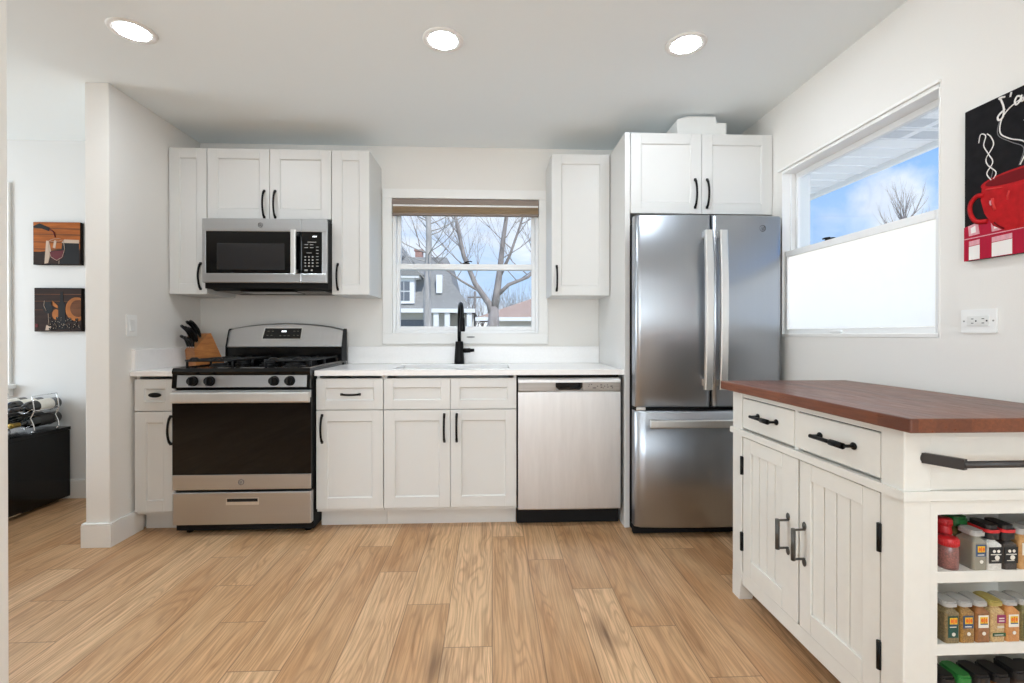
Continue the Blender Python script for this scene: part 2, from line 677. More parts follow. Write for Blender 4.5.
W1 = (-0.697, 0.338, 1.128, 2.078)
W2 = (-1.692, -0.752, 1.107, 2.049)
W3 = (-4.15, -3.35, 0.80, 2.07)
struct(wall_with_holes(0.0, 0.15, XS - .06, XR, [W1], 'x'), 'wall_back', M_WALL)
struct(wall_with_holes(0.0, 0.15, XW, XS - .06, [W3], 'x'), 'wall_dining', M_WALLD)
struct(wall_with_holes(XR, XR + 0.16, YN, 0.15, [W2], 'y'), 'wall_right', M_WALL)
struct(MB().box(XD, XS, -0.7808, 0.0, 0, CEIL, 0.004), 'wall_partition', M_WALL)
struct(MB().box(XN - .13, XN, YN, -2.0, 0, CEIL, 0.004), 'wall_left', M_WALL)
struct(wall_with_holes(YN - 0.15, YN, XW, XR + .16, [(-1.2, 1.1, 0.35, 2.3)], 'x'), 'wall_rear', M_WALL)
struct(wall_with_holes(XW - 0.15, XW, YN, 0.15, [(-2.75, -0.45, 0.45, 2.25)], 'y'), 'wall_west', M_WALLD)


def baseboard(name, pts):
    mb = MB()
    for (x0, x1, y0, y1) in pts:
        mb.box(x0, x1, y0, y1, 0, 0.118, 0.002)
        mb.box(x0 + .003 if x1 - x0 > .03 else x0, x1 - .003 if x1 - x0 > .03 else x1, y0, y1, 0.118, 0.127, 0.003)
    struct(mb, name, M_TRIM)


baseboard('baseboard_partition', [(XS, XS + .015, -0.7808, -0.56), (XD - .015, XS + .015, -0.7958, -0.7808), (XD - .015, XD, -0.7808, -.015)])
baseboard('baseboard_dining', [(XW, XD - .015, -0.015, 0)])
baseboard('baseboard_left', [(XN, XN + .015, YN, -2.3)])
baseboard('baseboard_right', [(XR - .015, XR, YN, -0.9)])


# ------------------------------------------------------------------ windows
def sash_y(mb, x0, x1, z0, z1, y0, y1, w, wb=None, wt=None):
    wb = w if wb is None else wb
    wt = w if wt is None else wt
    mb.box(x0, x0 + w, y0, y1, z0, z1, .003)
    mb.box(x1 - w, x1, y0, y1, z0, z1, .003)
    mb.box(x0 + w, x1 - w, y0, y1, z0, z0 + wb, .003)
    mb.box(x0 + w, x1 - w, y0, y1, z1 - wt, z1, .003)


def window_y(name, W, casing=0.065, mid=None, stool=False):
    x0, x1, z0, z1 = W
    root = MB()
    c = casing
    for dx in (0,):
        root.box(x0 - c, x1 + c, -0.018, -0.0005, z1, z1 + c, .003)
        root.box(x0 - c, x1 + c, -0.018, -0.0005, z0 - c - .01, z0, .003)
        root.box(x0 - c, x0, -0.018, -0.0005, z0, z1, .003)
        root.box(x1, x1 + c, -0.018, -0.0005, z0, z1, .003)
    o = struct(root, name, M_TRIM)
    f = MB()
    sash_y(f, x0, x1, z0, z1, 0.012, 0.115, 0.022)
    f.build('window_frame', M_VINYL, o)
    zm = (z0 + z1) / 2 if mid is None else mid
    lo = MB()
    sash_y(lo, x0 + .022, x1 - .022, z0 + .022, zm + .018, 0.03, 0.06, 0.026, 0.028, 0.040)
    lo = lo.build('lower_sash', M_VINYL, o)
    MB().box(x0 + .04, x1 - .04, .043, .047, z0 + .04, zm).build('pane', M_GLASS, lo)
    up = MB()
    sash_y(up, x0 + .022, x1 - .022, zm - .022, z1 - .02, 0.064, 0.094, 0.026, 0.036, 0.028)
    up = up.build('upper_sash', M_VINYL, o)
    MB().box(x0 + .04, x1 - .04, .077, .081, zm, z1 - .04).build('pane', M_GLASS, up)
    return o, lo, zm


w1, w1lo, zm = window_y('window_1', W1, 0.065, 1.607)
lk = MB()
lk.box(-0.205, -0.155, 0.028, 0.05, 1.625, 1.634, .002)
lk.cyl((-0.18, 0.04, 1.634), (-0.18, 0.04, 1.642), .012, .009, 12)
lk.tube([(-0.18, 0.04, 1.642), (-0.15, 0.032, 1.645), (-0.138, 0.03, 1.64)], .004, 6)
lk.build('sash_lock', M_BLACK, w1)
MB().prism(arc(-0.145, 1.102, .030, 0, 2 * PI, 20, .006), 'y', -0.026, -0.018).build('finger_pull', mat('pull_grey', (150, 150, 150), .5), w1)
window_y('window_3', W3, 0.085, 1.45)
# sill of the dining window
struct(MB().box(-4.28, -3.236, -0.07, -0.0005, 0.752, 0.782, .004).box(-4.26, -3.256, -0.03, -0.0005, 0.70, 0.752, .004), 'trim_1', M_TRIM)

# kitchen side window (in the wall on x)
y0, y1, z0, z1 = W2
o = MB()
o.box(XR - .004, XR + .16, y1 - .004, y1 + .0, z0, z1)           # jamb liners
o.box(XR - .002, XR + .10, y0, y0 + .006, z0, z1)
o.box(XR - .002, XR + .10, y0, y1, z1 - .02, z1, .003)
o.box(XR - .002, XR + .10, y0, y1, z0, z0 + .018, .003)
o.box(XR - .012, XR, y0 - .003, y1 + .030, z1 - .004, z1 + .010, .003)
w2 = struct(o, 'window_2', M_TRIM)


def sash_x(mb, ya, yb, za, zb, xa, xb, w, wb, wt):
    mb.box(xa, xb, ya, ya + w, za, zb, .003)
    mb.box(xa, xb, yb - w, yb, za, zb, .003)
    mb.box(xa, xb, ya + w, yb - w, za, za + wb, .003)
    mb.box(xa, xb, ya + w, yb - w, zb - wt, zb, .003)


fr = MB()
sash_x(fr, y0, y1, z0, z1, XR + .105, XR + .15, .014, .012, .018)
fr.box(XR + .042, XR + .046, y1 - .012, y1 - .004, 1.58, z1 - .02)
fr.build('window_frame', M_VINYL, w2)
lo = MB()
sash_x(lo, y0 + .006, y1 - .006, z0 + .010, 1.588, XR + .010, XR + .038, .024, .034, .034)
lo = lo.build('lower_sash', M_VINYL, w2)
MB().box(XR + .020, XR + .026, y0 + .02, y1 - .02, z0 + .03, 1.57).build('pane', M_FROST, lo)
up = MB()
sash_x(up, y0 + .010, y1 - .008, 1.556, z1 - .018, XR + .070, XR + .098, .020, .030, .030)
up = up.build('upper_sash', M_VINYL, w2)
MB().box(XR + .082, XR + .086, y0 + .02, y1 - .02, 1.57, z1 - .03).build('pane', M_GLASS, up)
lk = MB()
lk.box(XR + .014, XR + .034, -1.12, -1.07, 1.588, 1.597, .002)
lk.tube([(XR + .024, -1.095, 1.600), (XR + .018, -1.07, 1.602), (XR + .016, -1.055, 1.600)], .004, 6)
lk.build('sash_lock', M_BLACK, w2)
MB().box(XR + .001, XR + .012, -1.20, -1.12, z0 + .022, z0 + .032, .003).build('lift_handle', M_VINYL, w2)

# rear windows added for fill light, dining west windows (seen only in reflections)
rw = MB()
for xa, xb in ((-1.2, -0.43), (-0.43, 0.34), (0.34, 1.1)):
    sash_y(rw, xa, xb, 0.35, 2.3, YN - .10, YN - .04, 0.045)
struct(rw, 'added_rear_window', M_VINYL)
ww = MB()
for ya, yb in ((-2.75, -1.6), (-1.6, -0.45)):
    sash_x(ww, ya, yb, 0.45, 2.25, XW - .10, XW - .04, .045, .045, .045)
struct(ww, 'window_5', M_VINYL)

# blind over the sink window
bl = thing('window_blind', 'taupe pleated blind pulled up to the head of the window over the sink', 'blind', (-0.18, -0.01, 2.075))
M_TAUPE = mat('blind_taupe', (140, 126, 116), 0.7, noise=0.06, nscale=(6, 6, 300))
M_TAN = mat('blind_tan', (158, 138, 112), 0.75, noise=0.08, nscale=(6, 6, 300))
MB().box(-0.694, 0.335, -0.022, 0.010, 2.034, 2.074, .004).build('cassette', M_TAUPE, bl)
MB().box(-0.690, 0.332, -0.018, 0.008, 2.020, 2.034, .002).build('pale_stripe', M_PLASTIC, bl)
st = MB()
for i in range(5):
    zz = 1.972 + i * .0096
    st.prism([(-0.020, zz), (-0.026, zz + .005), (-0.020, zz + .0096), (0.006, zz + .0096), (0.009, zz + .005), (0.006, zz)], 'x', -0.690, 0.333)
st.build('folded_fabric', M_TAN, bl)
MB().box(-0.694, 0.335, -0.026, 0.010, 1.958, 1.972, .003).build('bottom_rail', M_TAUPE, bl)

# ------------------------------------------------------------------ outside
M_GRASS = mat('dormant_lawn', (170, 170, 150), 0.9, noise=0.2, nscale=(2, 2, 2))
struct(MB().box(-40, 60, 0.4, 80, -0.65, -0.6), 'ground', M_GRASS)
struct(MB().box(1.82, 60, -40, .4, -.65, -.6), 'bounce_ground', mat('pale_bounce', (246, 243, 236), 0.9, noise=.05, nscale=(3, 3, 3)))  # unseen pale ground added to bounce sunlight up to the soffit
sf = MB()
yy = -4.0
while yy < 1.2:
    sf.box(1.86, 2.30, yy, yy + .118, 2.112, 2.118)
    sf.box(1.86, 2.30, yy + .118, yy + .128, 2.106, 2.124)
    yy += .128
sf.mi = 1
for q in range(0, 2):
    ya = -1.28 + q * .128
    for i in range(14):
        for r in range(2):
            sf.box(1.90 + r * .2, 2.06 + r * .2, ya + .006 + i * .0078, ya + .0082 + i * .0078, 2.1105, 2.1122)
sf.mi = 0
sf.box(2.27, 2.30, -4.0, 1.2, 2.085, 2.25)
sf.box(2.30, 2.42, -4.0, 1.2, 2.14, 2.25, .02)
tag(struct(sf, 'eave_soffit', [mat('soffit_vinyl', (248, 249, 249), 0.5), mat('soffit_slot', (205, 208, 210), 0.8)]))

M_BARK = mat('grey_bark', (178, 172, 166), 0.9, noise=0.25, nscale=(12, 12, 2))
M_BARK2 = mat('brown_bark', (160, 150, 144), 0.9, noise=0.25, nscale=(12, 12, 2))


def grow(mb, p, d, length, r, depth, rg, spread=0.55, nseg=4, up=0.12, kids=(2, 4)):
    pts, rs = [Vector(p)], [r]
    d = Vector(d).normalized()
    side = []
    for i in range(nseg):
        d = (d + Vector((rg.uniform(-.16, .16), rg.uniform(-.16, .16), rg.uniform(-.06, .10) + up * .3))).normalized()
        pts.append(pts[-1] + d * (length / nseg))
        rs.append(r * (1 - 0.55 * (i + 1) / nseg))
        side.append((pts[-1].copy(), d.copy(), rs[-1]))
    mb.tube(pts, rs, 6 if r > .02 else 4)
    if depth <= 0: return
    for k in range(rg.randint(*kids)):
        q, dd, rr = side[rg.randint(max(0, nseg // 3), nseg - 1)]
        ax = Vector((rg.uniform(-1, 1), rg.uniform(-1, 1), rg.uniform(-.3, .6))).normalized()
        nd = (dd + ax * spread * rg.uniform(.7, 1.4)).normalized()
        grow(mb, q, nd, length * rg.uniform(.55, .8), rr * rg.uniform(.5, .72), depth - 1, rg, spread, nseg, up, kids)
    grow(mb, pts[-1], d, length * .7, rs[-1] * .85, depth - 1, rg, spread, nseg, up, kids)


# slim tree in front of the grey house: straight trunk with thin side limbs
t1 = thing('bare_tree', 'bare street tree with one straight pale trunk in front of the grey house', 'tree', (-2.05, 12.0, -0.6))
trk = MB()
tp, tr_ = [], []
for i in range(11):
    h = -0.65 + i * 0.8
    tp.append((-2.05 + .03 * math.sin(i * 1.3), 12.0, h)); tr_.append(0.17 - 0.0125 * i)
trk.tube(tp, tr_, 10)
trk.build('trunk', M_BARK, t1)
br = MB()
rg = random.Random(3)
for i in range(22):
    h = 2.7 + rg.random() * 4.4
    a = rg.uniform(0, 2 * PI)
    grow(br, (-2.05, 12.0, h), (math.cos(a), .5 * math.sin(a), rg.uniform(.05, .7)), rg.uniform(1.1, 1.9), 0.022, 3, rg, .6, 4, .2, (2, 3))
br.build('branches', M_BARK, t1)

t2 = thing('bare_tree', 'large bare tree forking low into many limbs beside the tan roof', 'tree', (0.07, 15.0, -0.6))
trk = MB()
trk.tube([(0.02, 15, -.7), (0.05, 15, .6), (0.08, 15, 1.5), (0.10, 15, 2.2)], [.27, .245, .235, .175], 12)
trk.tube([(0.06, 15, 1.8), (-0.08, 15, 2.3), (-0.63, 15.0, 3.1), (-1.08, 15.1, 4.2), (-1.33, 15.1, 5.4), (-1.78, 15.1, 7.4)], [.15, .125, .10, .085, .07, .035], 9)
trk.tube([(0.10, 15, 2.0), (0.24, 15, 2.9), (0.34, 15, 3.7), (0.46, 15.0, 4.8), (0.72, 15, 6.6), (0.82, 15, 8.0)], [.17, .14, .115, .09, .06, .03], 9)
trk.tube([(0.20, 15, 2.6), (0.67, 14.9, 3.05), (1.42, 14.9, 3.35), (2.02, 14.8, 3.95)], [.085, .07, .06, .025], 8)
trk.tube([(0.30, 15, 3.3), (0.72, 14.9, 4.2), (1.07, 14.9, 5.2), (1.62, 14.9, 7.0)], [.07, .055, .045, .02], 8)
trk.tube([(-0.38, 15, 2.75), (-1.18, 14.9, 3.2), (-1.98, 14.9, 3.8), (-2.88, 14.8, 4.6)], [.05, .04, .032, .012], 7)
trk.build('trunk', M_BARK2, t2)
br = MB()
rg = random.Random(11)
for (p, q) in (((-1.08, 15.1, 4.2), (-1.78, 15.1, 7.4)), ((0.34, 15, 3.7), (0.82, 15, 8.0)), ((0.72, 14.9, 4.2), (1.62, 14.9, 7.0)), ((0.92, 14.9, 3.1), (2.02, 14.8, 3.95)), ((-1.18, 14.9, 3.2), (-2.88, 14.8, 4.6)), ((-0.63, 15, 3.1), (-1.08, 15.1, 4.2))):
    p, q = Vector(p), Vector(q)
    for i in range(6):
        f = (i + .5) / 6
        a = rg.uniform(0, 2 * PI)
        grow(br, p.lerp(q, f), (math.cos(a), .4 * math.sin(a), rg.uniform(.3, 1.1)), rg.uniform(1.0, 1.8), 0.020, 3, rg, .55, 4, .25, (2, 4))
br.build('branches', M_BARK2, t2)

t3 = thing('bare_tree', 'small bare treetop seen through the side window above the frosted pane', 'tree', (11.5, 9.25, -0.6))
trk = MB()
trk.tube([(11.5, 9.25, -.65), (11.5, 9.25, 1.6), (11.52, 9.25, 3.6), (11.5, 9.28, 4.4)], [.16, .13, .08, .04], 8)
trk.build('trunk', M_BARK2, t3)
br = MB()
rg = random.Random(5)
for i in range(16):
    a = rg.uniform(0, 2 * PI)
    grow(br, (11.51, 9.25, 3.0 + rg.random() * 1.3), (math.cos(a), math.sin(a), 1.2), rg.uniform(.5, .75), 0.022, 2, rg, .5, 4, .25, (2, 3))
br.build('branches', M_BARK2, t3)

# grey house with steep roof
M_SHING = mat('grey_shingle', (150, 148, 144), 0.9, noise=0.14, nscale=(5, 5, 30))
M_SIDING = mat('cream_siding', (232, 228, 220), 0.7)
M_HWHITE = mat('house_white', (242, 242, 240), 0.6)
M_HDARK = mat('house_dark_glass', (118, 122, 128), 0.2)
M_BRICK = mat('chimney_brick', (178, 140, 128), 0.9, noise=0.15, nscale=(6, 6, 16))
M_TANROOF = mat('tan_shingle', (182, 154, 136), 0.9, noise=0.12, nscale=(5, 5, 20))
hs = thing('house', 'grey shingled house with a steep roof and white dormer across the street', 'house', (-7.0, 26.5, -0.6))
MB().box(-13.0, -2.6, 25.3, 33.0, -0.65, 2.45).build('wall', M_SIDING, hs)
# steep slope facing the street, kicked out at the porch end
FR = [(-13.2, 24.6, 2.62), (-1.0, 24.6, 2.45), (-2.35, 25.4, 4.25), (-2.80, 26.3, 5.95), (-13.0, 26.3, 5.95)]
BK = [(x, y + 7.0, z) for x, y, z in FR]
MB().raw(FR + BK, [(0, 1, 2, 3, 4), (9, 8, 7, 6, 5), (0, 5, 6, 1), (1, 6, 7, 2), (2, 7, 8, 3), (3, 8, 9, 4), (4, 9, 5, 0)]).build('steep_roof', M_SHING, hs)
MB().raw([(-13.2, 26.0, 5.95), (-5.4, 26.0, 5.95), (-5.4, 32, 5.95), (-13.2, 32, 5.95), (-13.2, 29, 8.3), (-6.9, 29, 8.3)],
         [(0, 1, 5, 4), (1, 2, 5), (2, 3, 4, 5), (3, 0, 4), (0, 3, 2, 1)]).build('upper_roof', M_SHING, hs)
MB().box(-13.2, -0.95, 24.4, 24.65, 2.40, 2.64).build('eave_board', M_HWHITE, hs)
dm = MB()
dm.box(-6.2, -4.55, 24.7, 26.4, 2.95, 4.45)
dm.box(-6.5, -4.25, 24.5, 26.4, 4.45, 4.60)
dm = dm.build('dormer', M_HWHITE, hs)
MB().raw([(-6.6, 24.45, 4.60), (-3.9, 24.45, 4.60), (-5.2, 24.45, 5.3), (-6.6, 27, 4.60), (-3.9, 27, 4.60), (-5.2, 27, 5.3)], [(0, 1, 2), (3, 5, 4), (0, 2, 5, 3), (1, 4, 5, 2), (0, 3, 4, 1)]).build('dormer_roof', M_SHING, dm)
wd = MB()
for xa in (-6.0, -5.5, -5.14):
    for za in (3.12, 3.72):
        wd.box(xa, xa + .32, 24.67, 24.72, za, za + .52)
wd.build('dormer_window', M_HDARK, dm)
gw = MB().box(-3.30, -2.95, 25.0, 25.8, 3.6, 4.7)
gw.build('side_window', M_HWHITE, hs)
MB().box(-6.4, -3.9, 25.2, 25.32, 0.2, 2.0).build('garage_opening', M_HDARK, hs)  # flat dark sheet standing in for the shaded garage interior
for xa in (-3.40, -2.75, -1.45):
    MB().box(xa, xa + .30, 24.5, 24.76, -0.65, 2.39).build('porch_column', M_HWHITE, hs)
MB().box(-2.6, -1.1, 26.3, 26.5, -0.65, 2.4).build('porch_wall', M_SIDING, hs)
ch = MB().box(-4.95, -4.5, 27.5, 28.1, 5.96, 6.55).box(-5.02, -4.43, 27.45, 28.15, 6.55, 6.65)
ch.build('chimney', M_BRICK, hs)

# low house with tan hip roof
h2 = thing('house', 'low cream house with a tan hip roof beyond the large forked tree', 'house', (6.0, 23.0, -0.6))
MB().box(-0.1, 12, 21.0, 29, -0.65, 1.95).build('wall', M_SIDING, h2)
MB().raw([(-0.75, 20.3, 1.98), (13, 20.3, 1.98), (13, 30, 1.98), (-0.75, 30, 1.98), (3.8, 25, 3.75), (9.5, 25, 3.75)],
         [(0, 1, 5, 4), (1, 2, 5), (2, 3, 4, 5), (3, 0, 4), (0, 3, 2, 1)]).build('roof', M_TANROOF, h2)
MB().box(-0.8, 13, 20.22, 20.32, 1.80, 1.99).build('eave_board', M_HWHITE, h2)
gd = MB().box(1.0, 3.8, 20.9, 21.0, -0.6, 1.62).build('garage_door', M_HWHITE, h2)
MB().box(1.2, 3.6, 20.86, 20.9, 1.12, 1.45).build('door_window', M_HDARK, gd)

# bare undergrowth and far branches between the houses
us = MB()
rg = random.Random(21)
for i in range(70):
    px = rg.uniform(-3.4, 7.5)
    py = rg.uniform(36, 42)
    grow(us, (px, py, -.6), (rg.uniform(-.3, .3), 0, 1), rg.uniform(1.7, 2.8), .10, 3, rg, .5, 3, .3, (2, 3))
tag(us.build('undergrowth', mat('bare_twigs', (134, 122, 116), 0.95)), kind='stuff')
for (lx, ly, hh, lab) in ((5.2, 32.6, 4.4, 'round reddish bare shrub behind the tan roof'), (1.9, 34.6, 3.4, 'lower reddish bare shrub beside the tall one behind the tan roof')):
    sh = MB()
    for i in range(26):
        grow(sh, (lx + rg.uniform(-.5, .5), ly, -.5), (rg.uniform(-.5, .5), rg.uniform(-.3, .3), 1), hh * .45, .05, 3, rg, .45, 3, .3, (2, 3))
    tag(sh.build('bare_shrub', mat('red_twigs', (150, 122, 116), 0.95)), lab, 'shrub')
M_POLE = mat('pole_wood', (140, 134, 130), 0.9)
MB_p = MB().cyl((-1.2, 31.5, -.65), (-1.2, 31.5, 4.3), .11, .09, 10).box(-1.75, -.65, 31.45, 31.55, 3.8, 3.92)
tag(MB_p.build('utility_pole', M_POLE), 'thin grey utility pole rising between the two houses', 'pole')

# ------------------------------------------------------------------ cabinet pieces
def shaker(mb, x0, x1, z0, z1, yf, t=0.019, rail=0.062, rec=0.007):
    """Shaker front facing -y, its face at yf."""
    yb = yf + t
    r = min(rail, (x1 - x0) * .3, (z1 - z0) * .34)
    mb.box(x0 + r - .002, x1 - r + .002, yf + rec, yb, z0 + r - .002, z1 - r + .002)
    mb.box(x0, x0 + r, yf, yb, z0, z1, .0012, 1)
    mb.box(x1 - r, x1, yf, yb, z0, z1, .0012, 1)
    mb.box(x0 + r, x1 - r, yf, yb, z0, z0 + r, .0012, 1)
    mb.box(x0 + r, x1 - r, yf, yb, z1 - r, z1, .0012, 1)
    # chamfer between frame and panel
    e = .005
    a, b, c, d = x0 + r, x1 - r, z0 + r, z1 - r
    V = [(a, yf, c), (b, yf, c), (b, yf, d), (a, yf, d), (a + e, yf + rec, c + e), (b - e, yf + rec, c + e), (b - e, yf + rec, d - e), (a + e, yf + rec, d - e)]
    mb.raw(V, [(0, 1, 5, 4), (1, 2, 6, 5), (2, 3, 7, 6), (3, 0, 4, 7)])
    return mb


def bow_v(x, z0, z1, yf, parent):
    """Vertical arched bar pull on a front facing -y."""
    mb = MB()
    n = 14
    pts = []
    for i in range(n + 1):
        f = i / n
        pts.append((x, yf - .006 - .026 * math.sin(PI * f) ** .6, z0 + (z1 - z0) * f))
    mb.tube(pts, [.0062 if 1 < i < n - 1 else .0072 for i in range(n + 1)], 8)
    for z in (z0, z1):
        mb.box(x - .007, x + .007, yf - .010, yf, z - .008, z + .008, .003)
    return mb.build('handle', M_BLACK, parent)


def bow_h(x0, x1, z, yf, parent):
    mb = MB()
    n = 14
    pts = [(x0 + (x1 - x0) * i / n, yf - .006 - .026 * math.sin(PI * i / n) ** .6, z) for i in range(n + 1)]
    mb.tube(pts, .0062, 8)
    for x in (x0, x1):
        mb.box(x - .008, x + .008, yf - .010, yf, z - .007, z + .007, .003)
    return mb.build('handle', M_BLACK, parent)


def cabinet_box(x0, x1, yb, yf, z0, z1, parent, open_top=False):
    mb = MB()
    t = .016
    mb.box(x0, x0 + t, yf, yb, z0, z1, .001, 1)
    mb.box(x1 - t, x1, yf, yb, z0, z1, .001, 1)
    mb.box(x0 + t, x1 - t, yf, yb, z0, z0 + t)
    if not open_top:
        mb.box(x0 + t, x1 - t, yf, yb, z1 - t, z1)
    mb.box(x0 + t, x1 - t, yb - .006, yb, z0 + t, z1 - t)
    mb.box(x0 + t, x1 - t, yf + .002, yf + .012, z0 + t, z1 - t)
    return mb.build('cabinet_body', M_CABIN, parent)


UY = -0.330
UG = 'white wall cabinets'


def wall_cabinet(label, x0, x1, z0, z1, doors, yf=UY, yb=-0.001):
    t = thing('wall_cabinet', label, 'cabinet', ((x0 + x1) / 2, (yf + yb) / 2, z0), UG)
    cabinet_box(x0, x1, yb, yf + .020, z0, z1, t)
    for (a, b, hx, h0, h1) in doors:
        d = shaker(MB(), a + .0015, b - .0015, z0 + .001, z1 - .001, yf).build('door', M_CAB, t)
        bow_v(hx, h0, h1, yf, d)
    return t


wall_cabinet('tall narrow white wall cabinet between the side wall and the microwave', -2.006, -1.776, 1.372, 2.286, [(-2.006, -1.776, -1.812, 1.405, 1.563)])
wall_cabinet('short two-door white wall cabinet directly above the microwave', -1.774, -1.010, 1.846, 2.286, [(-1.774, -1.392, -1.423, 1.856, 2.02), (-1.392, -1.010, -1.356, 1.856, 2.02)])
wall_cabinet('tall narrow white wall cabinet between the microwave and the sink window', -1.008, -0.772, 1.372, 2.286, [(-1.008, -0.772, -0.969, 1.405, 1.563)])
wall_cabinet('tall single-door white wall cabinet between the sink window and the refrigerator', 0.389, 0.768, 1.372, 2.286, [(0.389, 0.768, 0.421, 1.405, 1.56)])
wall_cabinet('wide two-door white cabinet above the refrigerator with a box on top', 0.804, 1.648, 1.822, 2.290, [(0.804, 1.224, 1.184, 1.86, 2.02), (1.224, 1.648, 1.255, 1.86, 2.02)], yf=-0.66)
# small hinge-side screw caps and under-cabinet light rail details are part of the boxes above

pn = thing('refrigerator_side_panel', 'tall white side panel standing between the dishwasher and the refrigerator', 'panel', (0.787, -0.33, 0))
MB().box(0.772, 0.802, -0.660, -0.001, 0.0, 2.290, .0015).build('panel_board', M_CAB, pn)

BY = -0.635
BG = 'white base cabinets'


def base_cabinet(label, x0, x1, drawers, doors, filler=False):
    t = thing('base_cabinet', label, 'cabinet', ((x0 + x1) / 2, -0.3, 0), BG)
    cabinet_box(x0, x1, -0.001, BY + .020, 0.105, 0.884, t, open_top=True)
    MB().box(x0, x1, -0.545, -0.50, 0.0, 0.104).build('toe_kick', M_CAB, t)
    for (a, b, kind, hx0, hx1) in drawers:
        d = shaker(MB(), a + .0015, b - .0015, 0.692, 0.868, BY, rail=.052).build('drawer' if kind else 'false_front', M_CAB, t)
        if kind == 'bar':
            bow_h(hx0, hx1, .779, BY, d)
        elif kind == 'knob':
            k = MB()
            k.cyl((hx0, BY, .783), (hx0, BY - .016, .783), .007, .007, 12)
            k.ball((hx0, BY - .020, .783), .036, .010, .014, 20, 10)
            k.build('knob', M_BLACK, d)
    for (a, b, hx) in doors:
        d = shaker(MB(), a + .0015, b - .0015, 0.126, 0.687, BY).build('door', M_CAB, t)
        bow_v(hx, .508, .66, BY, d)
    return t


base_cabinet('narrow white base cabinet between the side wall and the range', -1.994, -1.772, [(-1.994, -1.772, 'knob', -1.869, 0)], [(-1.994, -1.772, -1.794)])
base_cabinet('white base cabinet with one drawer and one door beside the range', -0.996, -0.617, [(-0.996, -0.617, 'bar', -0.85, -0.75)], [(-0.996, -0.617, -0.960)])
base_cabinet('wide two-door white base cabinet under the sink', -0.615, 0.146, [(-0.615, -0.2355, None, 0, 0), (-0.2355, 0.146, None, 0, 0)], [(-0.615, -0.2355, -0.270), (-0.2355, 0.146, -0.199)])

# ------------------------------------------------------------------ counters, sink, faucet
ct = thing('countertop', 'short white countertop beside the partition with the knife block on it', 'countertop', (-1.89, -0.32, 0.885))
MB().box(XS + .0005, -1.766, -0.645, -0.0005, 0.886, 0.916, .003).build('slab', M_QUARTZ, ct)
MB().box(XS + .0005, -1.766, -0.020, -0.0005, 0.9165, 1.036, .002).build('backsplash', M_QUARTZ, ct)
MB().box(XS + .0005, XS + .0205, -0.630, -0.0205, 0.9165, 1.036, .002).build('side_splash', M_QUARTZ, ct)
ct = thing('countertop', 'long white countertop with the sink running from the range to the refrigerator panel', 'countertop', (-0.12, -0.32, 0.885))
hx0, hx1, hy0, hy1 = -0.590, 0.112, -0.520, -0.125
mb = MB()
mb.box(-1.0, hx0, -0.645, -0.0005, 0.886, 0.916)
mb.box(hx1, 0.7715, -0.645, -0.0005, 0.886, 0.916)
mb.box(hx0, hx1, -0.645, hy0, 0.886, 0.916)
mb.box(hx0, hx1, hy1, -0.0005, 0.886, 0.916)
mb.build('slab', M_QUARTZ, ct)
MB().box(-1.0, 0.7715, -0.020, -0.0005, 0.9165, 1.036, .002).build('backsplash', M_QUARTZ, ct)

sk = thing('sink', 'white undermount sink set into the long countertop under the window', 'sink', (-0.24, -0.32, 0.70))
M_SINK = mat('sink_white', (226, 228, 228), 0.18)
mb = MB()
outer = rrect(hx0 - .012, hx1 + .012, hy0 - .012, hy1 + .012, .06, 6)
rims = [(rrect(hx0 + .002, hx1 - .002, hy0 + .002, hy1 - .002, .05, 6), .8855), (rrect(hx0 + .004, hx1 - .004, hy0 + .004, hy1 - .004, .05, 6), .72), (rrect(hx0 + .03, hx1 - .03, hy0 + .03, hy1 - .03, .05, 6), .69)]
n = len(outer)
V = [(p[0], p[1], .8855) for p in outer]
for P, z in rims:
    V += [(p[0], p[1], z) for p in P]
F = []
for k in range(3):
    for i in range(n):
        F.append((k * n + i, k * n + (i + 1) % n, (k + 1) * n + (i + 1) % n, (k + 1) * n + i))
F.append(tuple(range(3 * n, 4 * n)))
mb.raw(V, F, True)
mb.build('basin', M_SINK, sk)
MB().lathe([(.0, .004), (.03, .004), (.042, .002), (.045, 0)], (-0.24, -0.33, .690), 20).build('drain', M_CHROME, sk)

fc = thing('faucet', 'matte black gooseneck pull-down faucet behind the sink', 'faucet', (-0.222, -0.075, 0.916))
MB().lathe([(.035, 0), (.034, .02), (.027, .150), (.0262, .155), (.014, .157)], (-0.222, -0.075, .9165), 24).build('body', M_BLACK, fc)
pts = [(-0.222, -0.075, 1.06), (-0.222, -0.075, 1.15), (-0.222, -0.075, 1.235)]
R_ = .092
dx, dy = .17, -.985
for i in range(1, 15):
    a = PI * i / 14 * 1.0
    u = R_ * (1 - math.cos(a))
    pts.append((-0.222 + dx * u, -0.075 + dy * u, 1.235 + R_ * math.sin(a)))
u = 2 * R_
pts.append((-0.222 + dx * u, -0.075 + dy * u, 1.215))
MB().tube(pts, .0125, 12).build('gooseneck', M_BLACK, fc)
e = (-0.222 + dx * u, -0.075 + dy * u)
MB().lathe([(.013, .0), (.0165, -.008), (.018, -.03), (.019, -.085), (.0175, -.092), (.012, -.093)], (e[0], e[1], 1.232), 18).build('spray_head', M_BLACK, fc)
MB().cyl((-0.20, -0.075, 1.008), (-0.145, -0.078, 1.010), .0165, .0155, 16).cyl((-0.145, -0.078, 1.010), (-0.118, -0.080, 1.011), .012, .011, 14).build('lever', M_BLACK, fc)

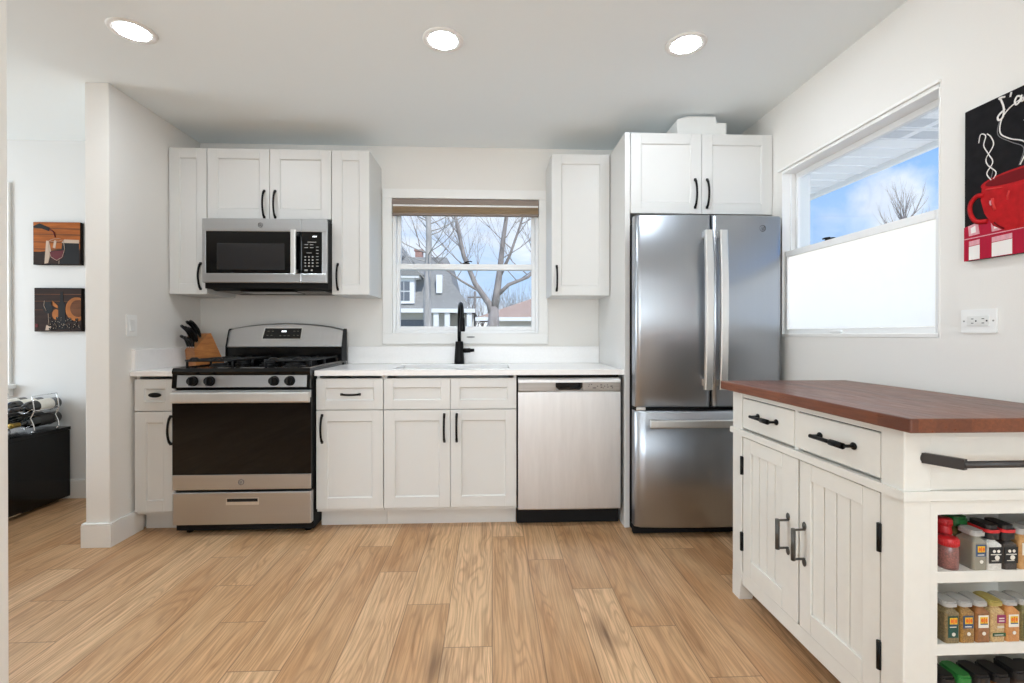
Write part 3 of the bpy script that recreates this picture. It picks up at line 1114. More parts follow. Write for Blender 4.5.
# ------------------------------------------------------------------ emblem (round monogram badge)
def emblem(x, z, yf, r, parent):
    mb = MB()
    ring = [(x + r * math.cos(2 * PI * i / 28), yf - .0015, z + r * math.sin(2 * PI * i / 28)) for i in range(28)]
    mb.tube(ring, r * .10, 6, True)
    mb.tube([(x + r * .80 * math.cos(2 * PI * i / 28), yf - .0012, z + r * .80 * math.sin(2 * PI * i / 28)) for i in range(28)], r * .05, 6, True)
    def S(pp):
        mb.tube([(x + r * u, yf - .0015, z + r * v) for u, v in pp], r * .07, 6)
    S([(-.02, .28), (-.16, .42), (-.42, .30), (-.50, .02), (-.40, -.30), (-.18, -.36), (-.04, -.12), (-.10, .06), (-.26, .02)])
    S([(-.04, -.12), (-.06, -.42), (-.26, -.52)])
    S([(.42, .30), (.28, .42), (.12, .26), (.22, .06), (.36, .04)])
    S([(.22, .06), (.06, -.14), (.14, -.40), (.36, -.42), (.52, -.20)])
    return mb.build('emblem', mat('emblem_grey', (122, 122, 124), .35, metal=.8), parent)


# ------------------------------------------------------------------ microwave
mw = thing('microwave', 'stainless over-the-range microwave with black glass door mounted above the range', 'microwave', (-1.38, -0.2, 1.392))
MX0, MX1 = -1.752, -1.008
mb = MB().box(MX0 + .002, MX1 - .002, -0.395, -0.002, 1.402, 1.823, .003)
mb.build('housing', M_BLKMATTE, mw)
mb = MB()
gz0, gz1 = 1.493, 1.748
sx = -1.163
# door steel frame
mb.box(MX0, sx - .001, -0.420, -0.396, gz1, 1.826, .003)
mb.box(MX0, sx - .001, -0.420, -0.396, 1.436, gz0, .003)
mb.box(MX0, -1.730, -0.420, -0.396, gz0, gz1, .002)
dr = mb.build('door', M_STEELH, mw)
MB().box(-1.730, sx - .001, -0.4185, -0.397, gz0, gz1, .002).build('door_glass', M_BLKGLASS, dr)
MB().box(-1.665, -1.262, -0.4192, -0.418, gz0 + .022, gz1 - .072, .0004).build('viewing_window', M_MWWIN, dr)
hb = MB()
hb.prism(rrect(-1.211, -1.179, -0.462, -0.446, .006), 'z', gz0 - .004, gz1 + .006)
hb.box(-1.205, -1.185, -0.448, -0.418, gz0 + .004, gz0 + .024, .003)
hb.box(-1.205, -1.185, -0.448, -0.418, gz1 - .024, gz1 - .004, .003)
hb.build('handle', M_HANDLE, dr)
emblem(-1.405, 1.787, -0.420, .014, dr)
mb = MB()
mb.box(sx + .001, MX1 + .0, -0.420, -0.396, gz1, 1.826, .003)
mb.box(sx + .001, MX1 + .0, -0.420, -0.396, 1.436, gz0, .003)
mb.box(-1.037, MX1 + .0, -0.420, -0.396, gz0, gz1, .002)
cp = mb.build('control_fascia', M_STEELH, mw)
MB().box(sx + .001, -1.037, -0.4185, -0.397, gz0, gz1, .003).build('control_panel', M_BLKGLASS, cp)
M_PRINT = mat('pale_print', (176, 176, 174), 0.5)
M_LED = mat('lit_display', (235, 240, 245), 0.5, emit=1.6)
kp = MB()
for r in range(4):
    for c in range(3):
        kp.box(-1.142 + c * .022, -1.133 + c * .022, -0.4192, -0.4184, 1.535 + r * .019, 1.542 + r * .019)
for r in range(7):
    kp.box(-1.072, -1.058, -0.4192, -0.4184, 1.537 + r * .0195, 1.5405 + r * .0195)
for c in range(2):
    for r in range(2):
        kp.box(-1.142 + c * .033, -1.122 + c * .033, -0.4192, -0.4184, 1.650 + r * .018, 1.6535 + r * .018)
kp.box(-1.124, -1.072, -0.4192, -0.4184, 1.684, 1.6875)
kp.box(-1.130, -1.100, -0.4192, -0.4184, 1.618, 1.621)
kp.box(-1.142, -1.124, -0.4192, -0.4184, 1.508, 1.518)
kp.box(-1.104, -1.094, -0.4192, -0.4184, 1.508, 1.518)
kp.build('keypad', M_PRINT, cp)
ld_ = MB()
for i in range(3):
    ld_.prism([(-1.094 + i * .009, 1.716), (-1.088 + i * .009, 1.716), (-1.086 + i * .009, 1.724), (-1.092 + i * .009, 1.724)], 'y', -0.4192, -0.4184)
ld_.build('display', M_LED, cp)
bt = MB()
bt.prism([(-0.385, 1.402), (-0.34, 1.392), (-0.02, 1.392), (-0.02, 1.402)], 'x', MX0 + .03, MX1 - .01)
bt.build('underside', M_BLKMATTE, mw)
for xs in (MX0 + .05, MX1 - .05 - 23 * .008 - .004):
    vt = MB()
    vt.box(xs - .004, xs + .196, -0.334, -0.116, 1.3905, 1.3925)
    for i in range(24):
        vt.box(xs + i * .008, xs + .004 + i * .008, -0.33, -0.12, 1.3888, 1.391)
    vt.build('vent_grille', M_STEELB, mw)
MB().box(-1.55, -1.22, -0.375, -0.20, 1.384, 1.393, .004).build('light_cover', M_BLKGLOSS, mw)

# ------------------------------------------------------------------ range
rg_ = thing('range', 'freestanding stainless gas range with black oven glass under the microwave', 'range', (-1.38, -0.35, 0))
RX0, RX1 = -1.762, -1.001
mb = MB()
mb.box(RX0 + .003, RX1 - .003, -0.648, -0.03, 0.022, 0.905, .003)
mb.build('body', M_BLKMATTE, rg_)
for x in (RX0 + .05, RX1 - .05):
    for y in (-0.60, -0.10):
        MB().cyl((x, y, 0.0), (x, y, .03), .018, .014, 14).build('foot', M_BLKMATTE, rg_)
# storage drawer
d = MB()
d.box(RX0 + .008, RX1 - .002, -0.690, -0.650, 0.068, 0.249, .006)
d = d.build('storage_drawer', M_STEELH, rg_)
MB().box(-1.460, -1.291, -0.6905, -0.688, .182, .214).build('pull_recess', M_DARK, d)  # flat dark plate, the shade of the recess put in its colour
p = MB()
p.box(-1.464, -1.287, -0.693, -0.6895, .213, .217)
p.box(-1.464, -1.287, -0.693, -0.6895, .178, .182)
p.box(-1.464, -1.459, -0.693, -0.6895, .182, .213)
p.box(-1.292, -1.287, -0.693, -0.6895, .182, .213)
p.box(-1.459, -1.292, -0.6915, -0.6895, .182, .195)
p.build('pull_rim', M_HANDLE, d)
# oven door
d = MB()
d.box(RX0 + .010, RX1 - .004, -0.684, -0.652, 0.264, 0.810, .004)
d = d.build('oven_door', M_BLKMATTE, rg_)
MB().box(RX0 + .008, RX1 - .002, -0.690, -0.683, 0.262, 0.345, .002).build('lower_panel', M_STEELH, d)
MB().box(RX0 + .008, RX1 - .002, -0.690, -0.683, 0.770, 0.812, .002).build('upper_rail', M_STEELH, d)
MB().box(RX0 + .008, RX1 - .002, -0.688, -0.683, 0.3455, 0.7695, .001).build('door_glass', M_BLKGLASS, d)
emblem(-1.382, .304, -0.690, .015, d)
hb = MB()
hb.prism(rrect(-0.735, -0.711, .746, .806, .010), 'x', RX0 + .026, RX1 + .002)
for x in (RX0 + .03, RX1 - .03):
    hb.box(x - .014, x + .014, -0.715, -0.688, .756, .796, .004)
hb.build('handle', M_HANDLE, d)
# vent slots above the door
sl = MB()
for (a, b) in ((-1.64, -1.56), (-1.52, -1.36), (-1.33, -1.20), (-1.16, -1.10)):
    sl.box(a, b, -0.6905, -0.688, .8125, .8165)
sl.build('vent_slots', M_DARK, rg_)
# control panel
mb = MB()
mb.prism([(-0.652, .820), (-0.682, .820), (-0.698, .826), (-0.690, .902), (-0.652, .902)], 'x', RX0 + .012, RX1 - .006)
mb.build('control_backing', M_BLKGLOSS, rg_)
mb = MB()
mb.prism([(-0.690, .830), (-0.6995, .830), (-0.6930, .895), (-0.686, .895)], 'x', RX0 + .040, RX1 - .022)
fp = mb.build('control_panel', M_STEELH, rg_)
for x in (-1.634, -1.544, -1.199, -1.113):
    k = MB()
    k.cyl((x, -0.694, .863), (x, -0.706, .864), .028, .027, 24)
    k.cyl((x, -0.706, .864), (x, -0.726, .866), .024, .021, 24)
    k.box(x - .005, x + .005, -0.738, -0.724, .843, .888, .003)
    k.build('knob', M_BLACK, rg_)
# cooktop
mb = MB()
mb.prism([(-0.696, .902), (-0.700, .915), (-0.690, .934), (-0.655, .938), (-0.640, .930), (-0.09, .930), (-0.09, .902)], 'x', RX0 + .014, RX1 - .004)
for x0, x1 in ((RX0 + .014, RX0 + .036), (RX1 - .026, RX1 - .004)):
    mb.box(x0, x1, -0.66, -0.09, .928, .938, .004)
mb.build('cooktop', M_BLKGLOSS, rg_)
MB().tube([(RX1 - .006, -0.69, .936), (RX1 - .005, -0.4, .941), (RX1 - .005, -0.09, .941)], .0035, 6).build('cooktop_edge', M_STEELB, rg_)
for (bx, by, br_) in ((-1.60, -0.50, .045), (-1.60, -0.24, .038), (-1.17, -0.50, .05), (-1.17, -0.24, .034), (-1.382, -0.37, .04)):
    b_ = MB()
    b_.lathe([(br_ * 1.25, 0), (br_ * 1.2, .006), (br_ * .9, .008), (br_ * .9, .012), (br_, .013), (br_ * .95, .020), (br_ * .3, .022), (0, .022)], (bx, by, .930), 22)
    b_.build('burner', M_IRON, rg_)


def grate(x0, x1, y0, y1):
    mb = MB()
    zt, r = .972, .0068
    def bar(p, q):
        mb.tube([p, q], r, 6)
    ring = [(px, py, zt) for px, py in rrect(x0, x1, y0, y1, .03, 5)]
    mb.tube(ring, r, 6, True)
    ym = (y0 + y1) / 2
    bar((x0, ym, zt), (x1, ym, zt))
    xm = (x0 + x1) / 2
    for yc in ((y0 + ym) / 2, (ym + y1) / 2):
        for sx_ in (-1, 1):
            xe = x0 if sx_ < 0 else x1
            bar((xe, yc, zt), (xm + sx_ * .028, yc, zt))
        for sy_ in (-1, 1):
            ye = yc + sy_ * abs(ym - y0) / 2
            bar((xm, ye, zt), (xm, yc + sy_ * .028, zt))
    for px in (x0, x1):
        for py in (y0 + .03, ym, y1 - .03):
            mb.tube([(px, py, zt), (px, py, .931)], r, 6)
    for py in (y0, y1):
        for px in (x0 + .06, x1 - .06):
            mb.tube([(px - .03, py, zt), (px - .012, py, zt + .014), (px + .012, py, zt + .014), (px + .03, py, zt)], r, 6)
    return mb.build('grate', M_IRON, rg_)


grate(-1.725, -1.475, -0.635, -0.12)
grate(-1.290, -1.038, -0.635, -0.12)
# backguard
mb = MB()
mb.box(RX0 + .004, RX1 - .004, -0.105, -0.012, .905, 1.045, .003)
bgd = mb.build('backguard', M_BLKGLOSS, rg_)
mb = MB()
n = 24
front, topf, topb, botb = [], [], [], []
V, F = [], []
for i in range(n + 1):
    f = i / n
    x = RX0 + .002 + (RX1 - RX0 - .004) * f
    zt = 1.150 + .046 * (1 - (2 * f - 1) ** 2) ** .75 if 0 < f < 1 else 1.150
    V += [(x, -0.112, 1.040), (x, -0.108, 1.034), (x, -0.078, zt - .008), (x, -0.066, zt), (x, -0.014, zt), (x, -0.014, 1.034)]
for i in range(n):
    for q in range(6):
        F.append((i * 6 + q, i * 6 + (q + 1) % 6, (i + 1) * 6 + (q + 1) % 6, (i + 1) * 6 + q))
F.append(tuple(range(6)))
F.append(tuple(range(n * 6, n * 6 + 6)))
mb.raw(V, F)
mb.build('backguard_fascia', M_STEELH, rg_)
for x0, x1 in ((RX0 - .001, RX0 + .003), (RX1 - .003, RX1 + .001)):
    MB().prism([(-0.118, .94), (-0.118, 1.04), (-0.082, 1.150), (-0.066, 1.160), (-0.012, 1.160), (-0.012, .94)], 'x', x0, x1).build('end_cap', M_BLKMATTE, rg_)
# sloped display on the fascia


def fas(x, z, lift=.0012):
    q = (x - RX0 - .002) / (RX1 - RX0 - .004)
    zt = 1.142 + .046 * max(0.0, 1 - (2 * q - 1) ** 2) ** .75
    return (x, -0.112 + 0.034 * (z - 1.040) / (zt - 1.040) - lift, z)


def fquad(mb, x0, x1, z0, z1, lift, sk0=0.0, sk1=0.0, th=.0015):
    A = [fas(x0, z0, lift), fas(x1, z0, lift), fas(x1 - sk1, z1, lift), fas(x0 + sk0, z1, lift)]
    B = [(a, b + th, c) for a, b, c in A]
    mb.raw(A + B, [(0, 1, 2, 3), (7, 6, 5, 4), (0, 4, 5, 1), (1, 5, 6, 2), (2, 6, 7, 3), (3, 7, 4, 0)])


dsp = MB()
fquad(dsp, -1.534, -1.275, 1.088, 1.166, .0016, .012, -.004)
dsp.build('display_rim', M_CHROME, rg_)
dsp = MB()
fquad(dsp, -1.529, -1.281, 1.092, 1.162, .0028, .012, -.004)
dsp = dsp.build('display_panel', M_BLKGLASS, rg_)
di = MB()
for (x, z) in ((-1.505, 1.112), (-1.478, 1.112), (-1.500, 1.140), (-1.472, 1.140), (-1.42, 1.110), (-1.392, 1.110), (-1.366, 1.110), (-1.33, 1.112), (-1.305, 1.112), (-1.33, 1.140), (-1.305, 1.140)):
    fquad(di, x, x + .012, z, z + .004, .0040)
di.build('button_marks', mat('dim_print', (110, 108, 100), .5), dsp)
di = MB()
for i in range(3):
    fquad(di, -1.408 + i * .011, -1.400 + i * .011, 1.136, 1.147, .0040, .002, -.002)
di.build('clock', M_LED, dsp)

for ch in rg_.children:
    if ch.name.split('.')[0] in ('backguard', 'backguard_fascia', 'end_cap', 'display_rim', 'display_panel'):
        ch.location.y -= 0.034

# ------------------------------------------------------------------ dishwasher
dw = thing('dishwasher', 'stainless built-in dishwasher under the countertop next to the refrigerator panel', 'dishwasher', (0.455, -0.33, 0))
DX0, DX1 = 0.155, 0.752
MB().box(DX0 + .004, DX1 - .004, -0.605, -0.03, 0.10, 0.868, .003).build('tub', M_BLKMATTE, dw)
MB().box(DX0 - .004, DX1 + .006, -0.575, -0.555, 0.004, 0.100).build('kick_plate', M_BLKMATTE, dw)
mb = MB()
n = 16
prof = []
V, F = [], []
for i in range(n + 1):
    f = i / n
    x = DX0 + (DX1 - DX0) * f
    bow = .004 * (1 - (2 * f - 1) ** 2)
    V += [(x, -0.641 - bow, .106), (x, -0.644 - bow, .112), (x, -0.644 - bow, .786), (x, -0.640 - bow, .790), (x, -0.606, .790), (x, -0.606, .106)]
for i in range(n):
    for q in range(6):
        F.append((i * 6 + q, i * 6 + (q + 1) % 6, (i + 1) * 6 + (q + 1) % 6, (i + 1) * 6 + q))
F += [tuple(range(6)), tuple(range(n * 6, n * 6 + 6))]
mb.raw(V, F, False)
mb.build('door', M_STEELDW, dw)
mb = MB()
hxa, hxb, hz = 0.373, 0.528, .806
mb.box(DX0, hxa, -0.646, -0.606, .791, .842, .003)
mb.box(hxb, DX1, -0.646, -0.606, .791, .842, .003)
mb.box(hxa, hxb, -0.646, -0.606, .791, .800, .002)
mb.box(hxa, hxb, -0.622, -0.606, .800, .842)
bd = mb.build('control_band', M_STEELB, dw)
MB().prism([(-0.648, .842), (-0.648, .858), (-0.636, .868), (-0.606, .868), (-0.606, .842)], 'x', DX0, DX1).build('top_edge', M_STEELDW, dw)
hd = MB()
hd.prism([(hxa, .842), (hxa, .815), (hxa + .018, .800), (hxb - .018, .800), (hxb, .815), (hxb, .842), (hxb - .012, .842), (hxb - .012, .82), (hxb - .024, .811), (hxa + .024, .811), (hxa + .012, .82), (hxa + .012, .842)], 'y', -0.6475, -0.622)
hd.box(hxa + .012, hxb - .012, -0.624, -0.618, .811, .842)
hd.build('pocket_handle', M_BLKGLOSS, bd)
bm_ = MB()
for (x, z, w) in ((.565, .826, .005), (.578, .828, .006), (.563, .817, .004), (.588, .808, .02), (.613, .818, .006), (.632, .825, .012), (.634, .812, .01), (.655, .818, .006), (.672, .825, .005), (.674, .812, .006), (.692, .818, .012), (.70, .808, .006), (.648, .808, .004)):
    bm_.box(x, x + w, -0.6468, -0.6455, z, z + .004)
bm_.build('button_marks', M_BLKMATTE, bd)
MB().box(DX0, DX1, -0.60, -0.05, .869, .882).build('gap_strip', M_DARK, dw)  # near-black slab filling the gap under the counter

# ------------------------------------------------------------------ refrigerator
fr_ = thing('refrigerator', 'stainless french-door refrigerator with a bottom freezer drawer by the window wall', 'refrigerator', (1.19, -0.4, 0))
FX0, FX1 = 0.810, 1.598
MB().box(FX0 + .006, FX1 - .006, -0.735, -0.04, 0.035, 1.765, .004).build('body', mat('fridge_side', (58, 57, 56), 0.5), fr_)


def curved_front(x0, x1, z0, z1, yb, yf, bow, m, name, parent, c0, c1, rnd_=.014):
    """Door slab with a slightly convex face; c0, c1 the span over which the convexity runs."""
    mb = MB()
    n = 28
    V, F, S = [], [], []
    for i in range(n + 1):
        f = i / n
        x = x0 + (x1 - x0) * f
        q = (x - c0) / (c1 - c0)
        y = yf - bow * (1 - (2 * q - 1) ** 2)
        e = min(x - x0, x1 - x)
        if e < rnd_:
            y += rnd_ * (1 - math.sqrt(max(0, 1 - ((rnd_ - e) / rnd_) ** 2)))
        V += [(x, yb, z0), (x, y + .006, z0), (x, y, z0 + .006), (x, y, z1 - .006), (x, y + .006, z1), (x, yb, z1)]
    for i in range(n):
        for q in range(6):
            F.append((i * 6 + q, i * 6 + (q + 1) % 6, (i + 1) * 6 + (q + 1) % 6, (i + 1) * 6 + q))
            S.append(q == 2)
    F += [tuple(range(6)), tuple(range(n * 6, n * 6 + 6))]
    S += [False, False]
    mb.raw(V, F, S)
    return mb.build(name, m, parent)


FS = 1.206
DL = curved_front(0.790, FS - .004, 0.722, 1.776, -0.74, -0.806, .022, M_STEELV, 'door', fr_, 0.790, 1.614)
DR = curved_front(FS + .004, 1.614, 0.722, 1.776, -0.74, -0.806, .022, M_STEELV, 'door', fr_, 0.790, 1.614)
DF = curved_front(0.790, 1.614, 0.060, 0.700, -0.74, -0.806, .022, M_STEELV, 'freezer_drawer', fr_, 0.790, 1.614)
MB().box(FX0 - .02, FX1 + .0, -0.765, -0.735, 0.010, 0.058, .003).box(FX0, FX1, -0.73, -0.06, 0.0, .036).build('base_grille', M_BLKMATTE, fr_)
MB().box(0.795, 1.610, -0.792, -0.742, .7005, .7215).build('door_gap', M_DARK, fr_)
MB().box(0.798, 0.850, -0.800, -0.765, .7005, .7205, .004).build('hinge', M_HANDLE, fr_)


def fridge_handle(x, parent):
    mb = MB()
    pts = []
    n = 16
    for i in range(n + 1):
        f = i / n
        z = .822 + (1.682 - .822) * f
        bow = .016 * (1 - (2 * f - 1) ** 2)
        pts.append((x, -0.872 - bow, z))
    V, F = [], []
    w, d_ = .021, .011
    for (px, py, pz) in pts:
        V += [(px - w, py + d_, pz), (px - w, py - d_ + .004, pz), (px - w + .005, py - d_, pz), (px + w - .005, py - d_, pz), (px + w, py - d_ + .004, pz), (px + w, py + d_, pz)]
    for i in range(n):
        for q in range(6):
            F.append((i * 6 + q, i * 6 + (q + 1) % 6, (i + 1) * 6 + (q + 1) % 6, (i + 1) * 6 + q))
    F += [tuple(range(6)), tuple(range(n * 6, n * 6 + 6))]
    mb.raw(V, F)
    for z in (.84, 1.645):
        mb.box(x - .014, x + .014, -0.872, -0.818, z, z + .036, .004)
    return mb.build('handle', M_HANDLE, parent)


fridge_handle(1.166, DL)
fridge_handle(1.247, DR)
mb = MB()
mb.prism(rrect(-0.898, -0.876, .620, .664, .008), 'x', .846, 1.540)
for x in (.868, 1.505):
    mb.box(x, x + .03, -0.880, -0.815, .628, .656, .004)
mb.build('handle', M_HANDLE, DF)
emblem(1.497, 1.706, -0.8155, .017, DR)

# white plastic bin on top of the cabinet over the refrigerator
bx = thing('storage_box', 'white plastic box with a stepped end lying on top of the refrigerator cabinet', 'box', (1.26, -0.40, 2.291))
prof = [(1.115, 2.2915), (1.413, 2.2915), (1.413, 2.392), (1.354, 2.392), (1.349, 2.428), (1.178, 2.428), (1.115, 2.408)]
MB().prism(prof, 'y', -0.57, -0.14).build('box_shell', M_PLASTIC, bx)
rimp = MB()
rimp.tube([(x, -0.572, z) for x, z in prof[1:]] + [(prof[0][0], -0.572, prof[0][1] + .004)], .0035, 6)
rimp.build('rim', M_PLASTIC, bx)

# ------------------------------------------------------------------ knife block
kb = thing('knife_block', 'angled wooden knife block on the short countertop beside the range', 'knife block', (-1.87, -0.26, 0.916))
ang = math.radians(238)            # lean direction in plan, towards the viewer and the partition
ux, uy = math.cos(ang), math.sin(ang)
vx, vy = -uy, ux
KM = Matrix(((ux, vx, 0, -1.878), (uy, vy, 0, -0.225), (0, 0, 1, 0.9165), (0, 0, 0, 1)))
M_KW = wood_mat('knife_block_wood', (186, 122, 62), (150, 90, 42), (12, 12, 60), .4)
mb = MB()
mb.M = KM
prof = [(0.055, 0), (0.066, .105), (-0.012, .205), (-0.034, .212), (-0.125, .0)]
mb.prism(prof, 'y', -0.056, 0.056)
mb.build('block', M_KW, kb)
mk = MB(); mk.M = KM
mk.box(0.0585, 0.0615, -.006, .006, .040, .052)
mk.build('stamp', mat('burnt_mark', (70, 36, 18), .7), kb)
nrm = Vector((.105, 0, .212)).normalized()
tang = Vector((-.078, 0, .100)).normalized()
slots = [(.018, -.034, .090), (.018, -.004, .082), (.018, .026, .078), (.056, -.040, .130), (.058, -.010, .118), (.058, .022, .112), (.094, -.026, .126), (.096, .014, .128)]


def knife(mb, s_, w_, L):
    base = Vector((0.066, w_, .105)) + tang * s_
    pts = []
    for i in range(9):
        f = i / 8
        pts.append(base + nrm * (.008 + L * f) + tang * (.010 * math.sin(PI * f * 1.2)) + Vector((0, 0, -.006 * f * f)))
    rs = [.0095, .012, .0135, .0135, .0125, .0125, .0135, .0145, .0095]
    mb.tube(pts, rs, 8, flat=.72)
    return base


for i, (s_, w_, L) in enumerate(slots):
    base = Vector((0.066, w_, .105)) + tang * s_
    wpos = KM @ base
    lab = ('black-handled knife low in the front row of the wooden block' if s_ < .05 else 'black-handled knife in the middle row of the wooden block' if s_ < .09 else 'black-handled knife at the top of the wooden block')
    kn_ = thing('kitchen_knife', lab, 'knife', wpos, 'knives in the wooden block, ' + ('front row' if s_ < .05 else 'middle row' if s_ < .09 else 'top row'))
    mb = MB(); mb.M = KM
    knife(mb, s_, w_, L)
    h_ = mb.build('knife_handle', M_BLKGLOSS, kn_)
    rv = MB(); rv.M = KM
    for q in (.35, .65):
        c = base + nrm * (.008 + L * q) + tang * (.010 * math.sin(PI * q * 1.2))
        rv.cyl(c + Vector((0, -.0092, 0)), c + Vector((0, .0092, 0)), .0028, .0028, 8)
    rv.build('rivet', M_CHROME, h_)
    blm = MB(); blm.M = KM
    a0 = base + nrm * .012
    a1 = base - nrm * .006
    blm.tube([a0, a1], .008, 8, flat=.35)
    blm.build('blade', M_CHROME, kn_)

# ------------------------------------------------------------------ switch and outlet
sw = thing('light_switch', 'white rocker light switch on the partition beside the cabinets', 'light switch', (XS, -0.632, 1.17))
MB().prism(rrect(-0.670, -0.594, 1.110, 1.230, .006), 'x', XS + .0005, XS + .006).build('cover_plate', M_PLASTIC, sw)
MB().prism([(XS + .006, 1.136), (XS + .011, 1.138), (XS + .008, 1.17), (XS + .0085, 1.203), (XS + .006, 1.205)], 'y', -0.649, -0.615).build('rocker', mat('switch_white', (232, 232, 230), .3), sw)
MB().box(XS + .0095, XS + .0105, -0.638, -0.626, 1.139, 1.1415).build('indicator', M_BLACK, sw)

ot = thing('wall_outlet', 'white horizontal wall outlet under the coffee cup painting', 'outlet', (XR, -1.8332, 1.166))
mb = MB()
mb.prism(rrect(-1.8912, -1.7752, 1.126, 1.206, .005), 'x', XR - .006, XR - .0005)
mb.build('cover_plate', M_PLASTIC, ot)
MB().prism(rrect(-1.8682, -1.7982, 1.149, 1.183, .003), 'x', XR - .009, XR - .006).build('receptacle', mat('receptacle_white', (228, 228, 225), .3), ot)
sl = MB()
for yc in (-1.8162, -1.8512):
    sl.box(XR - .0096, XR - .0088, yc - .004, yc + .004, 1.172, 1.1745)
    sl.box(XR - .0096, XR - .0088, yc - .004, yc + .004, 1.1575, 1.160)
    sl.cyl((XR - .0096, yc - .012, 1.166), (XR - .0088, yc - .012, 1.166), .0028, .0028, 10)
sl.build('slots', M_DARK, ot)
sc_ = MB()
for yc in (-1.7852, -1.8812):
    sc_.cyl((XR - .0068, yc, 1.166), (XR - .0058, yc, 1.166), .003, .003, 10)
sc_.build('screws', mat('screw_grey', (150, 150, 148), .4), ot)

# ------------------------------------------------------------------ recessed ceiling lights
LIGHTS = [(-1.565, -1.224, 'recessed ceiling light above the microwave and range'),
          (-0.217, -1.22, 'recessed ceiling light above the sink'),
          (0.888, -1.237, 'recessed ceiling light above the refrigerator')]
REAR_FILL = [(-0.8, -3.6), (0.9, -3.6), (-0.8, -5.4), (0.9, -5.4)]  # unseen lamps added behind the viewer for fill light


def ceiling_light(x, y, label, group='recessed ceiling lights'):
    t = thing('ceiling_light', label, 'ceiling light', (x, y, CEIL), group)
    MB().lathe([(.066, -.004), (.078, -.006), (.090, -.004), (.092, -.0005), (.066, -.0005)], (x, y, CEIL), 32).build('trim_ring', M_TRIM, t)
    MB().lathe([(.0, -.0085), (.04, -.0078), (.062, -.0055), (.066, -.001)], (x, y, CEIL), 32).build('diffuser', M_LAMP, t)
    return t


for x, y, l in LIGHTS:
    ceiling_light(x, y, l)
for x, y in REAR_FILL:
    ceiling_light(x, y, 'unseen recessed ceiling light added for fill in the room behind the viewer', 'added fill lights of the rear room')

# ------------------------------------------------------------------ kitchen cart
kc = thing('kitchen_cart', 'white wooden kitchen cart with a dark butcher-block top and spice shelves', 'kitchen cart', (1.3, -1.78, 0))
CX0, CX1, CYF, CYN = 1.048, 1.560, -1.354, -2.203
PW = .072
M_CART = mat('cart_paint', (226, 224, 217), 0.45, noise=0.015, nscale=(25, 25, 25))
MB().box(1.015, 1.590, -2.257, -1.308, 0.880, 0.9155, .004).build('butcher_block_top', M_BUTCHER, kc)


def post(x0, y0, s0):
    mb = MB()
    mb.box(x0, x0 + PW, y0, y0 + PW, .10, .879, .003)
    # tapered foot
    sx_, sy_ = s0
    a, b = x0 + (.016 if sx_ > 0 else 0), x0 + PW - (.016 if sx_ < 0 else 0)
    c, d_ = y0 + (.016 if sy_ > 0 else 0), y0 + PW - (.016 if sy_ < 0 else 0)
    V = [(a, c, 0), (b, c, 0), (b, d_, 0), (a, d_, 0), (x0, y0, .10), (x0 + PW, y0, .10), (x0 + PW, y0 + PW, .10), (x0, y0 + PW, .10)]
    mb.raw(V, [(3, 2, 1, 0), (4, 5, 6, 7), (0, 1, 5, 4), (1, 2, 6, 5), (2, 3, 7, 6), (3, 0, 4, 7)])
    return mb.build('leg', M_CART, kc)


post(CX0, CYF - PW, (-1, 1))
post(CX0, CYN, (-1, -1))
post(CX1 - PW, CYF - PW, (1, 1))
post(CX1 - PW, CYN, (1, -1))
YA, YB = CYN + PW, CYF - PW      # span between the posts on the long sides
mb = MB()
mb.box(CX0 + .006, CX0 + .026, YA, YB, .857, .879)                  # rail over drawers
mb.box(CX0 + .004, CX0 + .026, YA, YB, .070, .126, .002)            # bottom apron
mb.box(CX0 + .006, CX0 + .026, -1.782, -1.764, .72, .857)           # between drawers
mb.box(CX0 + .030, CX0 + .040, YA, YB, .09, .857)                   # inner carcase
mb.box(CX1 - .03, CX1 - .01, YA, YB, .08, .879)                     # back panel
mb.box(CX0 + .04, CX1 - .03, CYF - .04, CYF - .02, .08, .879)       # far end panel
mb.box(CX0 + .04, CX1 - .03, YA - .0, YB, .08, .10)                 # floor of the cart
mb.box(CX0 + .04, CX1 - .03, -2.038, -2.024, .08, .879)             # back of the spice shelves
mb.build('carcase', M_CART, kc)
mb = MB()
mb.prism([(CX0 - .008, CYN - .008), (CX1 + .008, CYN - .008), (CX1 + .008, CYN + .012), (CX0 + .012, CYN + .012), (CX0 + .012, CYF + .008), (CX0 - .008, CYF + .008)], 'z', .698, .7225)
mb.build('belt_moulding', M_CART, kc)
# end with open shelves
mb = MB()
mb.box(CX0 + PW - .001, CX0 + PW + .018, CYN + .001, CYN + .06, .08, .694)
mb.box(CX1 - PW - .018, CX1 - PW + .001, CYN + .001, CYN + .06, .08, .694)
mb.box(CX0 + PW, CX1 - PW, CYN + .002, CYN + .022, .7235, .879)
mb.box(CX0 + PW + .018, CX1 - PW - .018, CYN + .002, CYN + .022, .660, .694)
mb.box(CX0 + PW, CX1 - PW, CYN + .002, CYN + .02, .070, .126)
mb.box(CX0 + .058, CX0 + PW + .001, CYN + PW, -2.038, .1, .879)
mb.box(CX1 - PW - .001, CX1 - .058, CYN + PW, -2.038, .1, .879)
mb.build('end_frame', M_CART, kc)
SHELVES = (.4835, .2975, .115)
for z in SHELVES:
    MB().box(CX0 + PW - .006, CX1 - PW + .006, CYN + .002, -2.036, z, z + .030, .002).build('shelf', M_CART, kc)


